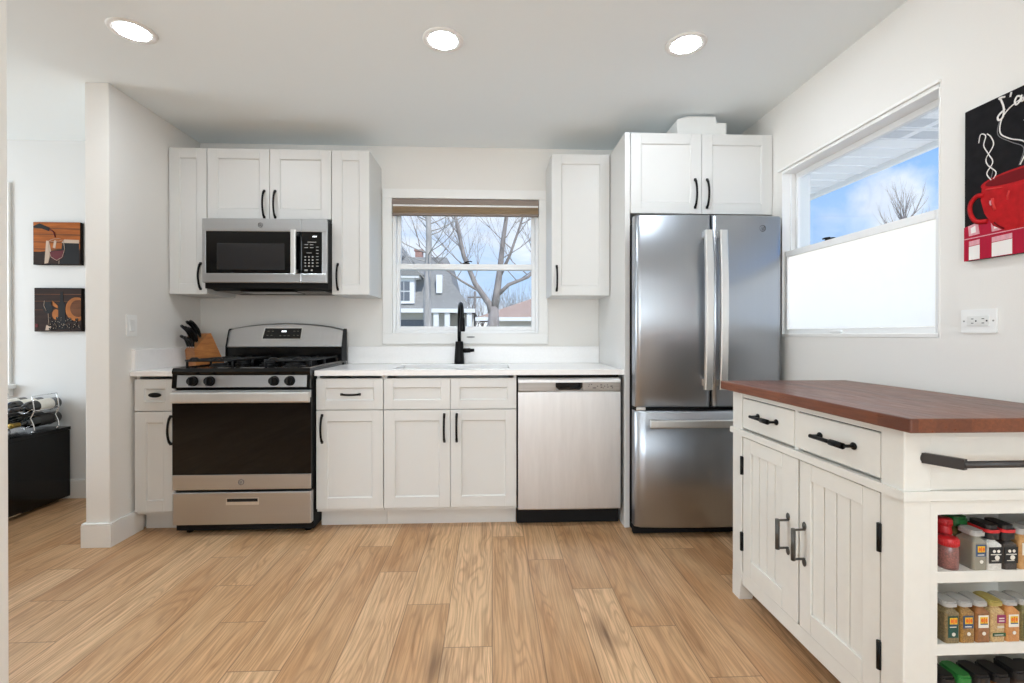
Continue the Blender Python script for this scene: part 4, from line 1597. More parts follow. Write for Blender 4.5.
def pull_h(y0, y1, z, parent):
    """Bar pull on a face looking to -x."""
    mb = MB()
    x = CX0 + .002
    for y in (y0, y1):
        mb.ball((x - .002, y, z), .004, .013, .011, 12, 8)
        mb.box(x - .034, x, y - .005, y + .005, z - .004, z + .004, .002)
    mb.tube([(x - .034, y0, z), (x - .034, y1, z)], .0062, 10)
    ya = (y0 + y1) / 2
    mb.tube([(x - .034, min(y0, y1), z), (x - .034, min(y0, y1) + abs(y1 - y0) * .36, z)], .0095, 12)
    return mb.build('handle', M_BLACK, parent)


for (a, b, h0, h1) in ((-1.764, -1.428, -1.545, -1.665), (-2.129, -1.782, -1.895, -2.035)):
    d = MB()
    d.box(CX0 + .002, CX0 + .022, a + .002, b - .002, .731, .854, .003)
    d = d.build('drawer', M_CART, kc)
    MB().box(CX0 + .0085, CX0 + .0105, a + .003, b - .003, .8545, .8565).build('drawer_gap', M_DARK, d)
    pull_h(h0, h1, .797, d)


def pull_v(y, z0, z1, parent):
    mb = MB()
    x = CX0 + .002
    for z, e in ((z0, -1), (z1, 1)):
        mb.ball((x - .002, y, z + e * .012), .004, .010, .014, 12, 8)
        mb.box(x - .040, x, y - .004, y + .004, z - .003, z + .003, .001)
    mb.tube([(x - .040, y, z0 - .004), (x - .040, y, z1 + .004)], .0075, 10)
    return mb.build('handle', mat('pewter', (84, 82, 78), .4, metal=.6), parent)


def plank_door(ya, yb, far_hinge, hy, hz0, hz1):
    """Door facing -x from ya (near) to yb (far)."""
    z0, z1 = .128, .692
    xf = CX0 + .002
    mb = MB()
    st_far = .060 if far_hinge else .058
    st_near = .090 if far_hinge else .062
    pa, pb = ya + st_near, yb - st_far
    mb.box(xf + .016, xf + .022, pa - .01, pb + .01, z0 + .02, z1 - .02)
    n = 4
    wdt = (pb - pa) / n
    for i in range(n):
        mb.box(xf + .006, xf + .018, pa + i * wdt + .0020, pa + (i + 1) * wdt - .0020, z0 + .03, z1 - .03, .0015, 1)
    mb.box(xf, xf + .022, ya + .002, pa, z0, z1, .002)
    mb.box(xf, xf + .022, pb, yb - .002, z0, z1, .002)
    mb.box(xf - .0005, xf + .022, pa + .0012, pb - .0012, z0, z0 + .070, .002)
    mb.box(xf - .0005, xf + .022, pa + .0012, pb - .0012, z1 - .056, z1, .002)
    d = mb.build('door', M_CART, kc)
    pull_v(hy, hz0, hz1, d)
    he = yb + .001 if far_hinge else ya - .001
    for zc in (.573, .255):
        h_ = MB()
        h_.cyl((xf - .004, he, zc - .038), (xf - .004, he, zc + .038), .0065, .0065, 10)
        h_.box(xf - .001, xf + .004, he - .008, he + .008, zc - .036, zc + .036)
        h_.build('hinge', M_BLACK, d)
    return d


plank_door(-1.787, -1.432, True, -1.735, .366, .464)
plank_door(-2.128, -1.793, False, -1.822, .368, .466)
# towel bar on the shelf end
tb = MB()
for x in (1.122, 1.53):
    tb.prism(arc(x - .018, .806, .014, 0, 2 * PI, 16), 'y', CYN - .003, CYN + .001)
    tb.cyl((x - .020, CYN - .003, .806), (x - .020, CYN - .006, .806), .005, .005, 10)
    tb.raw([(x - .030, CYN - .002, .794), (x - .030, CYN - .002, .820), (x + .012, CYN - .070, .820), (x + .012, CYN - .070, .794), (x - .016, CYN - .002, .794), (x - .016, CYN - .002, .820), (x + .024, CYN - .066, .820), (x + .024, CYN - .066, .794)],
           [(0, 1, 2, 3), (4, 7, 6, 5), (0, 3, 7, 4), (1, 5, 6, 2), (3, 2, 6, 7), (0, 4, 5, 1)])
tb.cyl((1.135, CYN - .064, .806), (1.545, CYN - .064, .806), .0085, .0085, 14)
tb.build('towel_bar', mat('bar_dark', (52, 49, 48), .4), kc)

# ------------------------------------------------------------------ spice jars
M_LBLUE = mat('label_blue', (46, 74, 110), .5)
M_LTEAL = mat('label_teal', (24, 70, 62), .5)
M_LWHITE = mat('label_white', (226, 222, 212), .5)
M_LYEL = mat('label_yellow', (226, 186, 48), .5)
M_LORG = mat('label_orange', (220, 104, 40), .5)
M_LMAG = mat('label_magenta', (146, 42, 92), .5)
M_LBLK = mat('label_black', (24, 24, 26), .5)
M_LGRN = mat('label_green', (36, 78, 46), .5)
M_LIDGREY = mat('lid_grey', (172, 170, 166), .4)
M_LIDGOLD = mat('lid_gold', (168, 152, 84), .4)
M_LIDRED = mat('lid_red', (190, 34, 38), .35)
M_LIDGREEN = mat('lid_green', (30, 92, 44), .35)
M_LIDBRIGHT = mat('lid_bright_green', (46, 122, 56), .35)
M_LIDBLACK = mat('lid_black', (26, 25, 26), .4)
M_CLEARJ = mat('clear_jar', (138, 134, 120), .08, coat=.8)


def label_art(kind, x, yf, z0, z1, w, parent):
    """Printed label on the front of a jar."""
    y = yf - .0009
    y2 = yf - .0016
    y3 = yf - .0020
    mb = MB()
    bgm = {'teal': 1, 'blue': 2, 'purple': 3, 'black': 4, 'green': 5, 'tan': 0, 'red': 6}[kind]
    mats = [M_LWHITE, M_LTEAL, M_LBLUE, M_LMAG, M_LBLK, M_LGRN, M_LIDRED, M_LYEL, M_LORG]
    hgt = z1 - z0
    mb.mi = bgm
    if kind == 'purple':
        mb.box(x - w * .1, x + w * .48, y, yf, z0 + hgt * .62, z1)
        mb.mi = 5
        mb.box(x - w * .4, x + w * .48, y, yf, z0, z0 + hgt * .16)
        mb.mi = 0
        for q in (.46, .40):
            mb.box(x - w * .1, x + w * .36, y2, y, z0 + hgt * q, z0 + hgt * (q + .03))
        mb.box(x - w * .3, x + w * .3, y2, y, z0 + hgt * .06, z0 + hgt * .09)
        for q in (.70, .82):
            mb.box(x + w * .0, x + w * .36, y2, y, z0 + hgt * q, z0 + hgt * (q + .05))
    elif kind == 'black':
        mb.box(x - w * .46, x + w * .46, y, yf, z0 + hgt * .1, z1)
        mb.mi = 0
        mb.prism(arc(x - w * .12, z0 + hgt * .78, w * .10, 0, 2 * PI, 12), 'y', y2, y)
        mb.prism(arc(x + w * .18, z0 + hgt * .78, w * .10, 0, 2 * PI, 12), 'y', y2, y)
        mb.box(x - w * .36, x + w * .36, y2, y, z0 + hgt * .58, z0 + hgt * .62)
        mb.prism(arc(x + w * .08, z0 + hgt * .42, w * .16, 0, 2 * PI, 14), 'y', y2, y)
        mb.box(x - w * .3, x + w * .2, y2, y, z0 + hgt * .24, z0 + hgt * .27)
    else:
        if kind in ('teal', 'blue'):
            mb.box(x - w * .34, x + w * .34, y, yf, z0 + (0 if kind == 'teal' else hgt * .42), z1)
        elif kind == 'green':
            mb.mi = 0
            mb.box(x - w * .44, x + w * .44, y, yf, z0 + hgt * .3, z1)
            mb.mi = 5
            mb.box(x - w * .44, x + w * .44, y2, y, z0 + hgt * .3, z0 + hgt * .42)
            mb.box(x - w * .3, x + w * .3, y2, y, z0 + hgt * .8, z0 + hgt * .86)
            mb.mi = 6
            mb.box(x - w * .1, x + w * .3, y2, y, z0 + hgt * .68, z0 + hgt * .71)
        else:
            mb.box(x - w * .34, x + w * .34, y, yf, z0 + hgt * .42, z1)
        if kind in ('teal', 'blue', 'tan'):
            zc = z0 + hgt * .78
            mb.mi = 7
            mb.box(x - w * .24, x + w * .26, y2, y, zc - hgt * .15, zc + hgt * .15)
            mb.mi = 8
            mb.box(x - w * .02, x + w * .05, y3, y2, zc - hgt * .13, zc + hgt * .13)
            mb.prism(arc(x - w * .12, zc, w * .08, 0, 2 * PI, 12, hgt * .10), 'y', y3, y2)
            mb.prism(arc(x + w * .16, zc, w * .07, 0, 2 * PI, 12, hgt * .10), 'y', y3, y2)
            mb.mi = 2
            mb.box(x - w * .24, x + w * .26, y3, y2, zc - hgt * .20, zc - hgt * .15)
            mb.mi = 0
            mb.box(x - w * .24, x + w * .2, y2, y, z0 + hgt * .48, z0 + hgt * .52)
            mb.prism(arc(x + w * .02, z0 + hgt * .16, w * .12, 0, 2 * PI, 12), 'y', y2, y)
    return mb.build('label', mats, parent)


def spice_jar(label, x, yf, z, w, d, h, fill, lid, art, lidh=.016, group=None, shape='rect', neck=.008):
    t = thing('spice_jar', label, 'spice jar', (x, yf + d / 2, z), group)
    mb = MB()
    if shape == 'rect':
        P0 = rrect(x - w / 2, x + w / 2, yf, yf + d, w * .16, 3)
        P1 = rrect(x - w / 2 + neck, x + w / 2 - neck, yf + neck, yf + d - neck, w * .14, 3)
        n = len(P0)
        V = [(a, b, z + .0005) for a, b in P0] + [(a, b, z + h * .80) for a, b in P0] + [(a, b, z + h * .90) for a, b in P1] + [(a, b, z + h * .99) for a, b in P1]
        F = [tuple(range(n))[::-1], tuple(range(3 * n, 4 * n))]
        S = [False, False]
        for k in range(3):
            for i in range(n):
                F.append((k * n + i, k * n + (i + 1) % n, (k + 1) * n + (i + 1) % n, (k + 1) * n + i)); S.append(False)
        mb.raw(V, F, S)
    else:
        r = w / 2
        mb.lathe([(r * .96, .0005), (r, .006), (r, h * .82), (r * .9, h * .92), (r * .88, h * .98)], (x, yf + r, z), 24)
    mb.build('jar_body', fill, t)
    mb = MB()
    if shape == 'rect':
        PL_ = rrect(x - w / 2 + .001, x + w / 2 - .001, yf + .001, yf + d - .001, w * .3, 5)
        mb.prism(PL_, 'z', z + h * .97, z + h * .97 + lidh * .72)
        mb.prism(rrect(x - w / 2 + .004, x + w / 2 - .004, yf + .004, yf + d - .004, w * .26, 5), 'z', z + h * .97 + lidh * .72, z + h * .97 + lidh)
    else:
        r = w / 2
        prof = [(r * .98, 0), (r, .002), (r, lidh * .85), (r * .93, lidh), (0, lidh)]
        mb.lathe(prof, (x, yf + r, z + h * .96), 24)
        for i in range(30):
            a = 2 * PI * i / 30
            cx_, cy_ = x + r * math.cos(a), yf + r + r * math.sin(a)
            mb.cyl((cx_, cy_, z + h * .96 + .002), (cx_, cy_, z + h * .96 + lidh * .8), .0011, .0011, 5)
    mb.build('lid', lid, t)
    if art:
        lw_ = w if shape == 'rect' else w * .72
        label_art(art, x, yf if shape == 'rect' else yf + .0015, z + h * .16, z + h * .74, lw_, t)
    return t


S_PEPPER = spice_mat('mixed_peppercorn', (150, 96, 88), (96, 62, 60))
S_HERB = spice_mat('dried_herb', (126, 118, 70), (88, 78, 44))
S_SEED = spice_mat('mustard_seed', (170, 128, 62), (116, 84, 40))
S_CUMIN = spice_mat('ground_cumin', (150, 98, 52), (128, 82, 42), 120)
S_ONION = spice_mat('dried_onion', (206, 176, 126), (166, 132, 84))
S_GARLIC = spice_mat('orange_granules', (206, 146, 84), (182, 118, 62), 160)
S_WHITE = spice_mat('white_salt', (222, 220, 214), (198, 196, 190), 120)
S_BLACKP = spice_mat('black_peppercorn', (60, 54, 52), (22, 20, 20))
S_TAN = spice_mat('tan_powder', (196, 152, 98), (178, 132, 80), 100)
S_MIX = spice_mat('oregano_mix', (140, 120, 84), (96, 84, 56))
S_DARK = spice_mat('dark_powder', (70, 52, 42), (44, 32, 28), 100)

ZT, ZM, ZB = (s + .030 for s in SHELVES)
G1, G2, G3 = 'spice jars on the top cart shelf', 'spice jars on the middle cart shelf', 'spice jars on the bottom cart shelf'
yf = CYN + .004
spice_jar('small round spice jar with a red lid and pink peppercorns on the top cart shelf', 1.1905, yf, ZT, .046, .046, .062, S_PEPPER, M_LIDRED, None, .020, G1, 'round')
spice_jar('red-capped spice tin behind the small jar of pink peppercorns', 1.222, yf + .047, ZT, .034, .034, .098, M_LIDRED, M_LIDRED, 'tan', .018, G1, 'round')
spice_jar('spice jar with a dark green lid and white label on the top cart shelf', 1.2655, yf + .053, ZT, .045, .050, .094, S_HERB, M_LIDGREEN, 'green', .024, G1)
spice_jar('nearly empty clear spice jar with a grey lid on the top cart shelf', 1.257, yf, ZT, .039, .050, .090, M_CLEARJ, M_LIDGREY, 'blue', .012, G1)
for (x, f_, lab) in ((1.297, S_WHITE, 'salt grinder jar with a black and red lid and white contents'), (1.3385, S_BLACKP, 'pepper grinder jar with a black and red lid and dark peppercorns')):
    t = spice_jar(lab, x, yf, ZT, .039, .062, .080, f_, M_LIDBLACK, 'black', .036, G1)
    MB().prism(rrect(x - .0200, x + .0200, yf - .0004, yf + .0624, .013, 5), 'z', ZT + .095, ZT + .103).build('red_ring', M_LIDRED, t)
spice_jar('spice jar of tan powder with a grey lid beside the pepper grinder', 1.384, yf, ZT, .044, .060, .092, S_TAN, M_LIDGREY, 'tan', .013, G1)
spice_jar('grey-lidded jar of dark powder at the wall end of the top cart shelf', 1.433, yf + .002, ZT, .044, .060, .092, S_DARK, M_LIDGREY, 'blue', .013, G1)
mid = [(1.1830, S_MIX, M_LIDGREY, 'teal', 'spice jar with a tall teal label and grey lid on the middle cart shelf'),
       (1.2238, S_SEED, M_LIDGREY, 'blue', 'spice jar of yellow seeds with a blue label on the middle cart shelf'),
       (1.2646, S_CUMIN, M_LIDGREY, 'tan', 'spice jar of brown powder with a grey lid on the middle cart shelf'),
       (1.3054, S_ONION, M_LIDGOLD, 'purple', 'spice jar with a gold lid and magenta label on the middle cart shelf'),
       (1.3462, S_GARLIC, M_LIDGREY, 'tan', 'spice jar of orange granules with a grey lid on the middle cart shelf'),
       (1.3870, S_HERB, M_LIDGREY, 'teal', 'spice jar with a dark green label beside the jar of orange granules'),
      ]
for x, f_, l_, a_, lab in mid:
    spice_jar(lab, x, yf, ZM, .0395, .056, .095, f_, l_, a_, .012, G2)
bot = [(1.1890, S_DARK, M_LIDBLACK, 'black spice jar lid at the stile end of the bottom cart shelf'),
       (1.2350, S_HERB, M_LIDBRIGHT, 'spice jar with a bright green lid on the bottom cart shelf'),
       (1.2840, S_DARK, M_LIDBLACK, 'wide black spice jar lid beside the bright green one on the bottom cart shelf'),
       (1.3380, S_CUMIN, M_LIDBLACK, 'black-lidded spice jar with a reddish label on the bottom cart shelf'),
       (1.3920, S_DARK, M_LIDBLACK, 'tall black-lidded spice jar beside the reddish one on the bottom cart shelf'),
       (1.4420, S_DARK, M_LIDBLACK, 'black-lidded spice jar at the wall end of the bottom cart shelf')]
for i, (x, f_, l_, lab) in enumerate(bot):
    spice_jar(lab, x, yf + .012, ZB, .041 if i < 2 else .048, .066, .066 if i != 4 else .074, f_, l_, 'red' if i == 3 else None, .022, G3)

# ------------------------------------------------------------------ coffee cup painting
pt = thing('painting', 'black canvas painting of a steaming red coffee cup on the window wall', 'painting', (XR, -2.05, 1.627))
PX = XR - .020
PY0, PY1, PZ0, PZ1 = -1.803, -2.32, 1.371, 1.883
MB().box(PX, XR - .0005, -2.32, -1.7985, 1.3718, 1.8855, .003).build('canvas', mat('canvas_black', (30, 29, 31), .8, spec=.1, noise=.25, nscale=(30, 30, 30)), pt)
PM = [mat('paint_red', (176, 26, 30), .45, spec=.12, noise=.18, nscale=(40, 40, 40)), mat('paint_dark_red', (112, 16, 22), .5, spec=.12), mat('paint_white', (236, 232, 228), .5, spec=.12),
      mat('paint_pink', (216, 160, 168), .5, spec=.12, noise=.15, nscale=(20, 90, 20)), mat('paint_grey', (128, 126, 128), .6, spec=.12), mat('paint_crimson', (172, 30, 56), .5, spec=.12, noise=.1, nscale=(20, 60, 20)), mat('paint_light_red', (206, 62, 60), .45, spec=.12)]
art = MB()


K_ = 1.630 / 1.625


def wp(y, z):
    return (-3.352 + (y + 3.352) * K_, 1.1205 + (z - 1.1205) * K_)


def flat(poly, layer, mi):
    art.mi = mi
    art.prism([wp(y, z) for y, z in poly], 'x', PX - .0004 * layer, PX + .001)


def stroke(pts, w, layer, mi):
    art.mi = mi
    art.tube([(PX - .0004 * layer,) + wp(y, z) for y, z in pts], w, 5, flat=.4, upv=(1, 0, 0))


def smooth(pts, n=6):
    out_ = []
    for i in range(len(pts) - 1):
        p0 = pts[max(i - 1, 0)]; p1 = pts[i]; p2 = pts[i + 1]; p3 = pts[min(i + 2, len(pts) - 1)]
        for k in range(n):
            t = k / n
            out_.append(tuple(.5 * (2 * p1[q] + (-p0[q] + p2[q]) * t + (2 * p0[q] - 5 * p1[q] + 4 * p2[q] - p3[q]) * t * t + (-p0[q] + 3 * p1[q] - 3 * p2[q] + p3[q]) * t ** 3) for q in range(2)))
    out_.append(pts[-1])
    return out_


# checked cloth along the bottom
flat([(PY0, PZ0), (PY1, PZ0), (PY1, 1.500), (-2.08, 1.508), (-1.84, 1.494), (PY0, 1.486)], 1, 5)
cols = [(-1.820, -1.855), (-1.893, -1.953), (-1.995, -2.06), (-2.10, -2.17), (-2.21, -2.28)]
for (ya, yb) in cols:
    flat([(ya, 1.373), (yb, 1.373), (yb, 1.420), (ya, 1.418)], 2, 2)
    flat([(ya, 1.420), (yb, 1.422), (yb, 1.438), (ya, 1.436)], 2, 3)
    flat([(ya, 1.454), (yb, 1.456), (yb + .006, 1.496), (ya + .003, 1.488)], 2, 3)
    flat([(ya - .008, 1.462), (yb + .012, 1.463), (yb + .014, 1.486), (ya - .006, 1.480)], 3, 2)
flat([(PY0, 1.444), (PY1, 1.450), (PY1, 1.453), (PY0, 1.447)], 3, 3)
# cup
CYC = -1.976
body = [(CYC + .114, 1.602), (CYC + .117, 1.565), (CYC + .106, 1.52), (CYC + .078, 1.472), (CYC + .042, 1.448), (CYC - .045, 1.448), (CYC - .078, 1.472), (CYC - .106, 1.52), (CYC - .118, 1.565), (CYC - .116, 1.612)]
flat(body, 4, 0)
flat(arc(CYC, 1.610, .117, 0, 2 * PI, 28, .026), 5, 0)
flat(arc(CYC, 1.612, .103, 0, 2 * PI, 28, .018), 6, 1)
hd_ = smooth([(CYC + .108, 1.578), (CYC + .130, 1.582), (CYC + .150, 1.562), (CYC + .150, 1.53), (CYC + .132, 1.500), (CYC + .095, 1.492)])
stroke(hd_, .0085, 5, 0)
for (ya, za, yb, zb, w, mi) in ((.080, 1.562, .072, 1.522, .005, 6), (.086, 1.556, .084, 1.540, .003, 3), (-.050, 1.566, -.060, 1.532, .007, 6), (-.056, 1.560, -.058, 1.546, .003, 3), (.03, 1.572, .035, 1.545, .003, 6), (-.085, 1.498, -.05, 1.460, .003, 1), (.075, 1.482, .045, 1.456, .003, 1), (.10, 1.596, .05, 1.588, .0025, 6), (-.02, 1.584, -.08, 1.590, .0025, 6)):
    stroke([(CYC + ya, za), (CYC + (ya + yb) / 2 + .002, (za + zb) / 2), (CYC + yb, zb)], w, 6, mi)
# steam
stroke(smooth([(-1.8940, 1.6200), (-1.8780, 1.6480), (-1.8960, 1.6780), (-1.8840, 1.7080), (-1.8680, 1.7430), (-1.8740, 1.7730), (-1.8580, 1.7840), (-1.8520, 1.7580)]), .0018, 4, 2)
stroke(smooth([(-1.8960, 1.6200), (-1.9060, 1.6430), (-1.8820, 1.6730), (-1.8760, 1.6980), (-1.8980, 1.7330), (-1.8900, 1.7630), (-1.8780, 1.7780)]), .0018, 4, 2)
stroke(smooth([(-1.8880, 1.6200), (-1.8960, 1.6580), (-1.8740, 1.6880), (-1.8920, 1.7230)]), .0014, 4, 4)
stroke(smooth([(-1.975, 1.642), (-1.992, 1.68), (-1.985, 1.71), (-1.945, 1.735), (-1.918, 1.765), (-1.925, 1.81), (-1.960, 1.838), (-2.01, 1.842), (-2.05, 1.80)]), .0020, 4, 2)
stroke(smooth([(-1.972, 1.642), (-1.985, 1.69), (-1.95, 1.722), (-1.912, 1.76), (-1.918, 1.805), (-1.945, 1.834)]), .0013, 4, 4)
stroke(smooth([(-2.03, 1.66), (-2.06, 1.70), (-2.03, 1.75), (-1.985, 1.775)]), .0016, 4, 2)
# script lettering J ' a and the start of the next letter
stroke(smooth([(-1.932, 1.872), (-1.915, 1.876), (-1.920, 1.868), (-1.928, 1.84), (-1.926, 1.812), (-1.914, 1.806), (-1.912, 1.82), (-1.932, 1.834)]), .0032, 4, 2)
stroke([(-1.950, 1.878), (-1.947, 1.864)], .0030, 4, 2)
stroke(smooth([(-1.975, 1.852), (-1.966, 1.856), (-1.960, 1.844), (-1.964, 1.832), (-1.974, 1.838), (-1.978, 1.854), (-1.978, 1.836), (-1.984, 1.836)]), .0030, 4, 2)
stroke(smooth([(-1.984, 1.836), (-1.992, 1.858), (-1.994, 1.83), (-1.998, 1.815)]), .0030, 4, 2)
art.build('painted_picture', PM, pt)

# ------------------------------------------------------------------ dining corner: canvases, sideboard, wine
M_FR = mat('canvas_edge', (26, 20, 18), .7, spec=.12)


def canvas(label, x0, x1, z0, z1):
    t = thing('canvas_print', label, 'picture', ((x0 + x1) / 2, -0.001, (z0 + z1) / 2))
    MB().box(x0, x1, -0.028, -0.001, z0, z1, .002).build('canvas', M_FR, t)
    return t


M_PO = [mat('pic_orange_wood', (158, 88, 38), .6, spec=.12, noise=.3, nscale=(6, 6, 60)), mat('pic_dark_wood', (44, 29, 23), .6, spec=.12, noise=.3, nscale=(6, 6, 60)), mat('pic_wine', (88, 14, 22), .4, spec=.12),
        mat('pic_glassline', (186, 164, 146), .5, spec=.12), mat('pic_black', (20, 18, 18), .5, spec=.12), mat('pic_amber', (160, 96, 42), .5, spec=.12, noise=.25, nscale=(12, 12, 12)), mat('pic_brown', (104, 64, 38), .6, spec=.12, noise=.3, nscale=(6, 6, 60))]
X0, X1, Z0, Z1 = -3.098, -2.789, 1.593, 1.882
c1 = canvas('canvas print of red wine poured into a glass, upper of the two by the partition', X0, X1, Z0, Z1)
p_ = MB()


def pq(mb, mi, layer, poly):
    mb.mi = mi
    mb.prism(poly, 'y', -0.0282 - .0004 * layer, -0.027)


w_, h_ = X1 - X0, Z1 - Z0
def U(u, v, X=X0, Z=Z0): return (X + u * .309, Z + v * .291)
def poly(*uv, X=X0, Z=Z0): return [U(u, v, X, Z) for u, v in uv]
pq(p_, 0, 1, poly((.01, .30), (.99, .30), (.99, .99), (.01, .99)))
for v in (.70, .84, .52, .36):
    pq(p_, 6, 2, poly((.01, v), (.99, v - .02), (.99, v + .01), (.01, v + .015)))
pq(p_, 1, 2, poly((.01, .01), (.99, .01), (.99, .34), (.6, .36), (.01, .28)))
pq(p_, 4, 3, poly((.55, .02), (.97, .02), (.97, .50), (.62, .52)))
pq(p_, 3, 4, poly((.60, .51), (.97, .50), (.97, .58), (.66, .59)))
pq(p_, 4, 4, poly((.01, .90), (.14, .96), (.36, .86), (.34, .78), (.18, .84), (.01, .86)))
p_.mi = 2
p_.tube([(U(.36, .82)[0], -0.0296, U(.36, .82)[1]), (U(.44, .76)[0], -0.0296, U(.44, .76)[1]), (U(.47, .64)[0], -0.0296, U(.47, .64)[1])], .004, 6)
pq(p_, 3, 4, poly((.24, .02), (.32, .04), (.38, .32), (.34, .55), (.28, .56), (.26, .30)))
pq(p_, 2, 5, [U(.50 + .15 * math.cos(a), .26 + .16 * math.sin(a)) for a in [PI + PI * i / 14 for i in range(15)]] + poly((.65, .34), (.35, .30)))
p_.mi = 3
p_.tube([(U(a, b)[0], -0.0300, U(a, b)[1]) for a, b in ((.34, .56), (.33, .36), (.38, .18), (.50, .10), (.62, .18), (.67, .36), (.64, .58))], .0016, 6)
p_.tube([(U(a, b)[0], -0.0300, U(a, b)[1]) for a, b in ((.34, .56), (.44, .60), (.56, .61), (.64, .58), (.54, .55), (.42, .54), (.34, .56))], .0014, 6)
p_.tube([(U(.55, .10)[0], -0.0300, U(.55, .10)[1]), (U(.55, .02)[0], -0.0300, U(.55, .02)[1])], .0018, 6)
pq(p_, 3, 6, poly((.42, .40), (.47, .38), (.50, .56), (.45, .57)))
p_.build('printed_picture', M_PO, c1)

X0b, Z0b = -3.092, 1.140
c2 = canvas('canvas print of a bottle, barrel and grapes, lower of the two by the partition', X0b, X0b + .309, Z0b, Z0b + .296)
p_ = MB()
def Q(*uv): return poly(*uv, X=X0b, Z=Z0b)
def Qc(u, v): return U(u, v, X0b, Z0b)
pq(p_, 1, 1, Q((.01, .01), (.99, .01), (.99, .99), (.01, .99)))
for v in (.50, .70, .86):
    pq(p_, 6, 2, Q((.01, v), (.99, v), (.99, v + .012), (.01, v + .012)))
pq(p_, 5, 3, [Qc(.90 + .24 * math.cos(a), .52 + .28 * math.sin(a)) if .90 + .24 * math.cos(a) < .985 else Qc(.985, .52 + .28 * math.sin(a)) for a in [2 * PI * i / 28 for i in range(28)]])
pq(p_, 6, 4, [Qc(.93 + .17 * math.cos(a), .54 + .20 * math.sin(a)) if .93 + .17 * math.cos(a) < .985 else Qc(.985, .54 + .20 * math.sin(a)) for a in [2 * PI * i / 28 for i in range(28)]])
pq(p_, 5, 3, [Qc(.46 + .08 * math.cos(a), .40 + .12 * math.sin(a)) for a in [2 * PI * i / 20 for i in range(20)]])
pq(p_, 4, 5, Q((.51, .06), (.66, .06), (.66, .62), (.615, .72), (.615, .93), (.555, .93), (.555, .72), (.51, .62)))
pq(p_, 4, 5, [Qc(.29 + .11 * math.cos(a), .56 + .14 * math.sin(a)) for a in [PI + PI * i / 12 for i in range(13)]] + Q((.39, .70), (.20, .70)))
p_.mi = 3
p_.tube([(Qc(a, b)[0], -0.0304, Qc(a, b)[1]) for a, b in ((.30, .42), (.31, .24), (.30, .16))], .0014, 6)
p_.tube([(Qc(a, b)[0], -0.0304, Qc(a, b)[1]) for a, b in ((.22, .72), (.21, .60), (.26, .48))], .0016, 6)
pq(p_, 5, 5, Q((.36, .62), (.50, .54), (.50, .60), (.38, .72)))
rg = random.Random(4)
for i in range(46):
    u, v = rg.uniform(.30, .95), rg.uniform(.05, .26) + (.06 if rg.random() > .5 else 0)
    p_.mi = 4
    cx_, cz_ = Qc(u, v)
    p_.prism(arc(cx_, cz_, .009, 0, 2 * PI, 10), 'y', -0.0308, -.027)
    p_.mi = 3
    p_.prism(arc(cx_ + .002, cz_ + .003, .0022, 0, 2 * PI, 6), 'y', -0.0311, -.0306)
pq(p_, 3, 6, Q((.24, .03), (.34, .03), (.36, .12), (.26, .15)))
pq(p_, 2, 6, Q((.02, .10), (.08, .10), (.08, .18), (.02, .18)))
p_.build('printed_picture', M_PO, c2)

sb = thing('sideboard', 'glossy black low sideboard in the dining corner under the wine rack', 'sideboard', (-3.07, -0.75, 0))
SX0, SX1, SY0, SY1, SZ = -3.27, -2.866, -1.45, -0.02, .495
MB().box(SX0, SX1 - .020, SY0, SY1, .020, SZ - .022, .002).build('carcase', M_BLKGLOSS, sb)
MB().box(SX0 - .004, SX1 + .002, SY0 - .004, SY1 + .002, SZ - .022, SZ, .002).build('top', M_BLKGLOSS, sb)
for a, b in ((-0.440, -0.022), (-0.860, -0.443), (-1.448, -0.863)):
    MB().box(SX1 - .019, SX1, a, b, .024, SZ - .024, .002).build('door', M_BLKGLOSS, sb)
for y in (-0.06, -1.40):
    MB().box(SX1 - .08, SX1 - .03, y - .02, y + .02, 0, .021).build('foot', M_CHROME, sb)
MB().box(SX1, SX1 + .001, -1.0, -0.36, .026, .032).build('lower_trim', M_CHROME, sb)

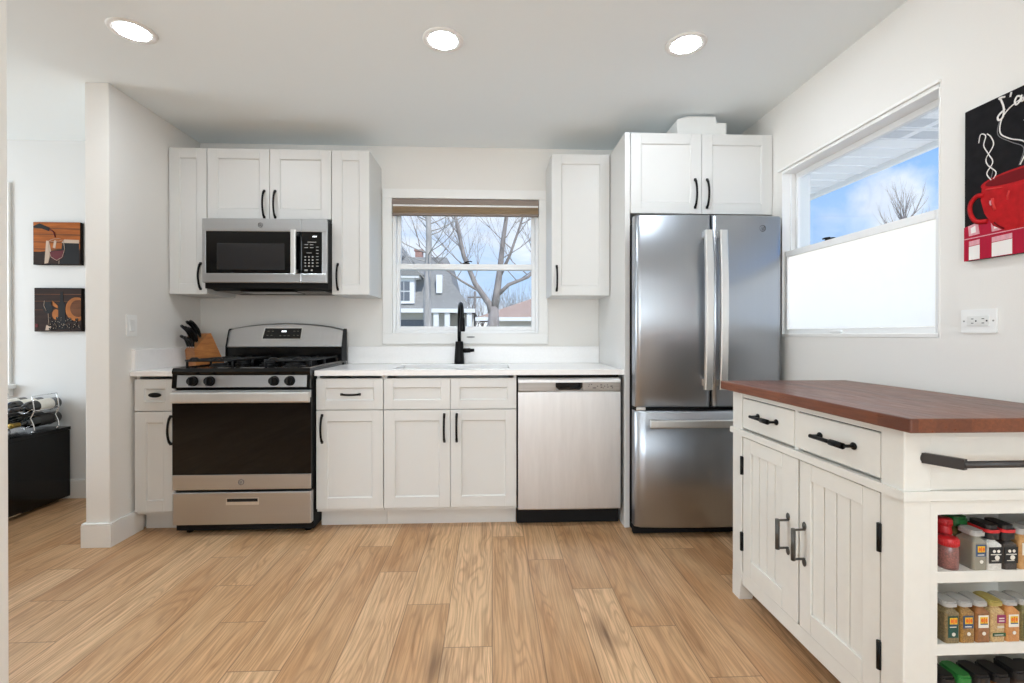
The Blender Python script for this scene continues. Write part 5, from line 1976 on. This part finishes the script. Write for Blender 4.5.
wr = thing('wine_rack', 'chrome wire wine rack holding bottles on the black sideboard', 'wine rack', (-3.03, -0.16, SZ))
mb = MB()
NCOL = 3
XC = [-2.945 - .105 * i for i in range(NCOL)]
ROWZ = (SZ + .062, SZ + .158)
RY = (-0.085, -0.255)
for y in RY:
    for zc in ROWZ:
        pts = []
        for i in range(NCOL * 16 + 1):
            x = XC[0] + .0525 - .105 * i / 16
            pts.append((x, y, zc + .008 - .0375 - .0038 + .0125 * (1 + math.cos(2 * PI * i / 16))))
        mb.tube(pts, .0030, 6)
    for x in (XC[0] + .0525, XC[-1] - .0525):
        pts = [(x, y, SZ + .004), (x + .012, y, SZ + .02), (x + .004, y, SZ + .055), (x - .014, y, SZ + .095), (x + .010, y, SZ + .14), (x + .002, y, SZ + .20), (x - .004, y, SZ + .235)]
        mb.tube(pts, .0035, 6)
        mb.ball((x, y, SZ + .008), .008, .008, .008, 10, 8)
for x in (XC[0] + .0485, XC[-1] - .0565):
    mb.tube([(x, RY[0], SZ + .235), (x, RY[1], SZ + .235)], .003, 6)
    mb.tube([(x + .008, RY[0], SZ + .14), (x + .008, RY[1], SZ + .14)], .003, 6)
mb.build('wire_frame', M_CHROME, wr)
M_BOT = mat('bottle_glass', (12, 15, 12), .06, spec=.7)
M_FOIL = mat('bottle_foil', (30, 28, 28), .3)
M_GOLD = mat('bottle_gold', (150, 124, 60), .35, metal=.7)


def bottle(label, x, z, pale):
    t = thing('wine_bottle', label, 'wine bottle', (x, -0.03, z), 'wine bottles in the rack')
    r = .0375
    prof = [(0, 0), (.030, .001), (r, .006), (r, .185), (.034, .202), (.022, .225), (.0155, .242), (.0145, .262)]
    b_ = MB().lathe([(a, h) for a, h in prof], (x, -0.030, z), 24, (0, -1, -.03))
    b_.build('bottle_body', M_BOT, t)
    MB().lathe([(.0150, .258), (.0158, .262), (.0155, .300), (.0165, .302), (.0165, .312), (.0135, .314), (0, .314)], (x, -0.030, z), 20, (0, -1, -.03)).build('foil_cap', M_FOIL if pale else M_GOLD, t)
    MB().lathe([(r + .0006, .055), (r + .0008, .056), (r + .0008, .150), (r + .0006, .151)], (x, -0.030, z), 24, (0, -1, -.03)).build('label', M_LWHITE if pale else mat('dark_label', (40, 38, 36), .5), t)


for i, x in enumerate(XC):
    plc = ('rack column nearest the partition', 'middle rack column', 'rack column farthest from the partition')[i]
    bottle('white-labelled wine bottle lying on top in the ' + plc, x, ROWZ[1] + .008, True)
    bottle('dark-labelled wine bottle lying below in the ' + plc, x, ROWZ[0] + .008, False)
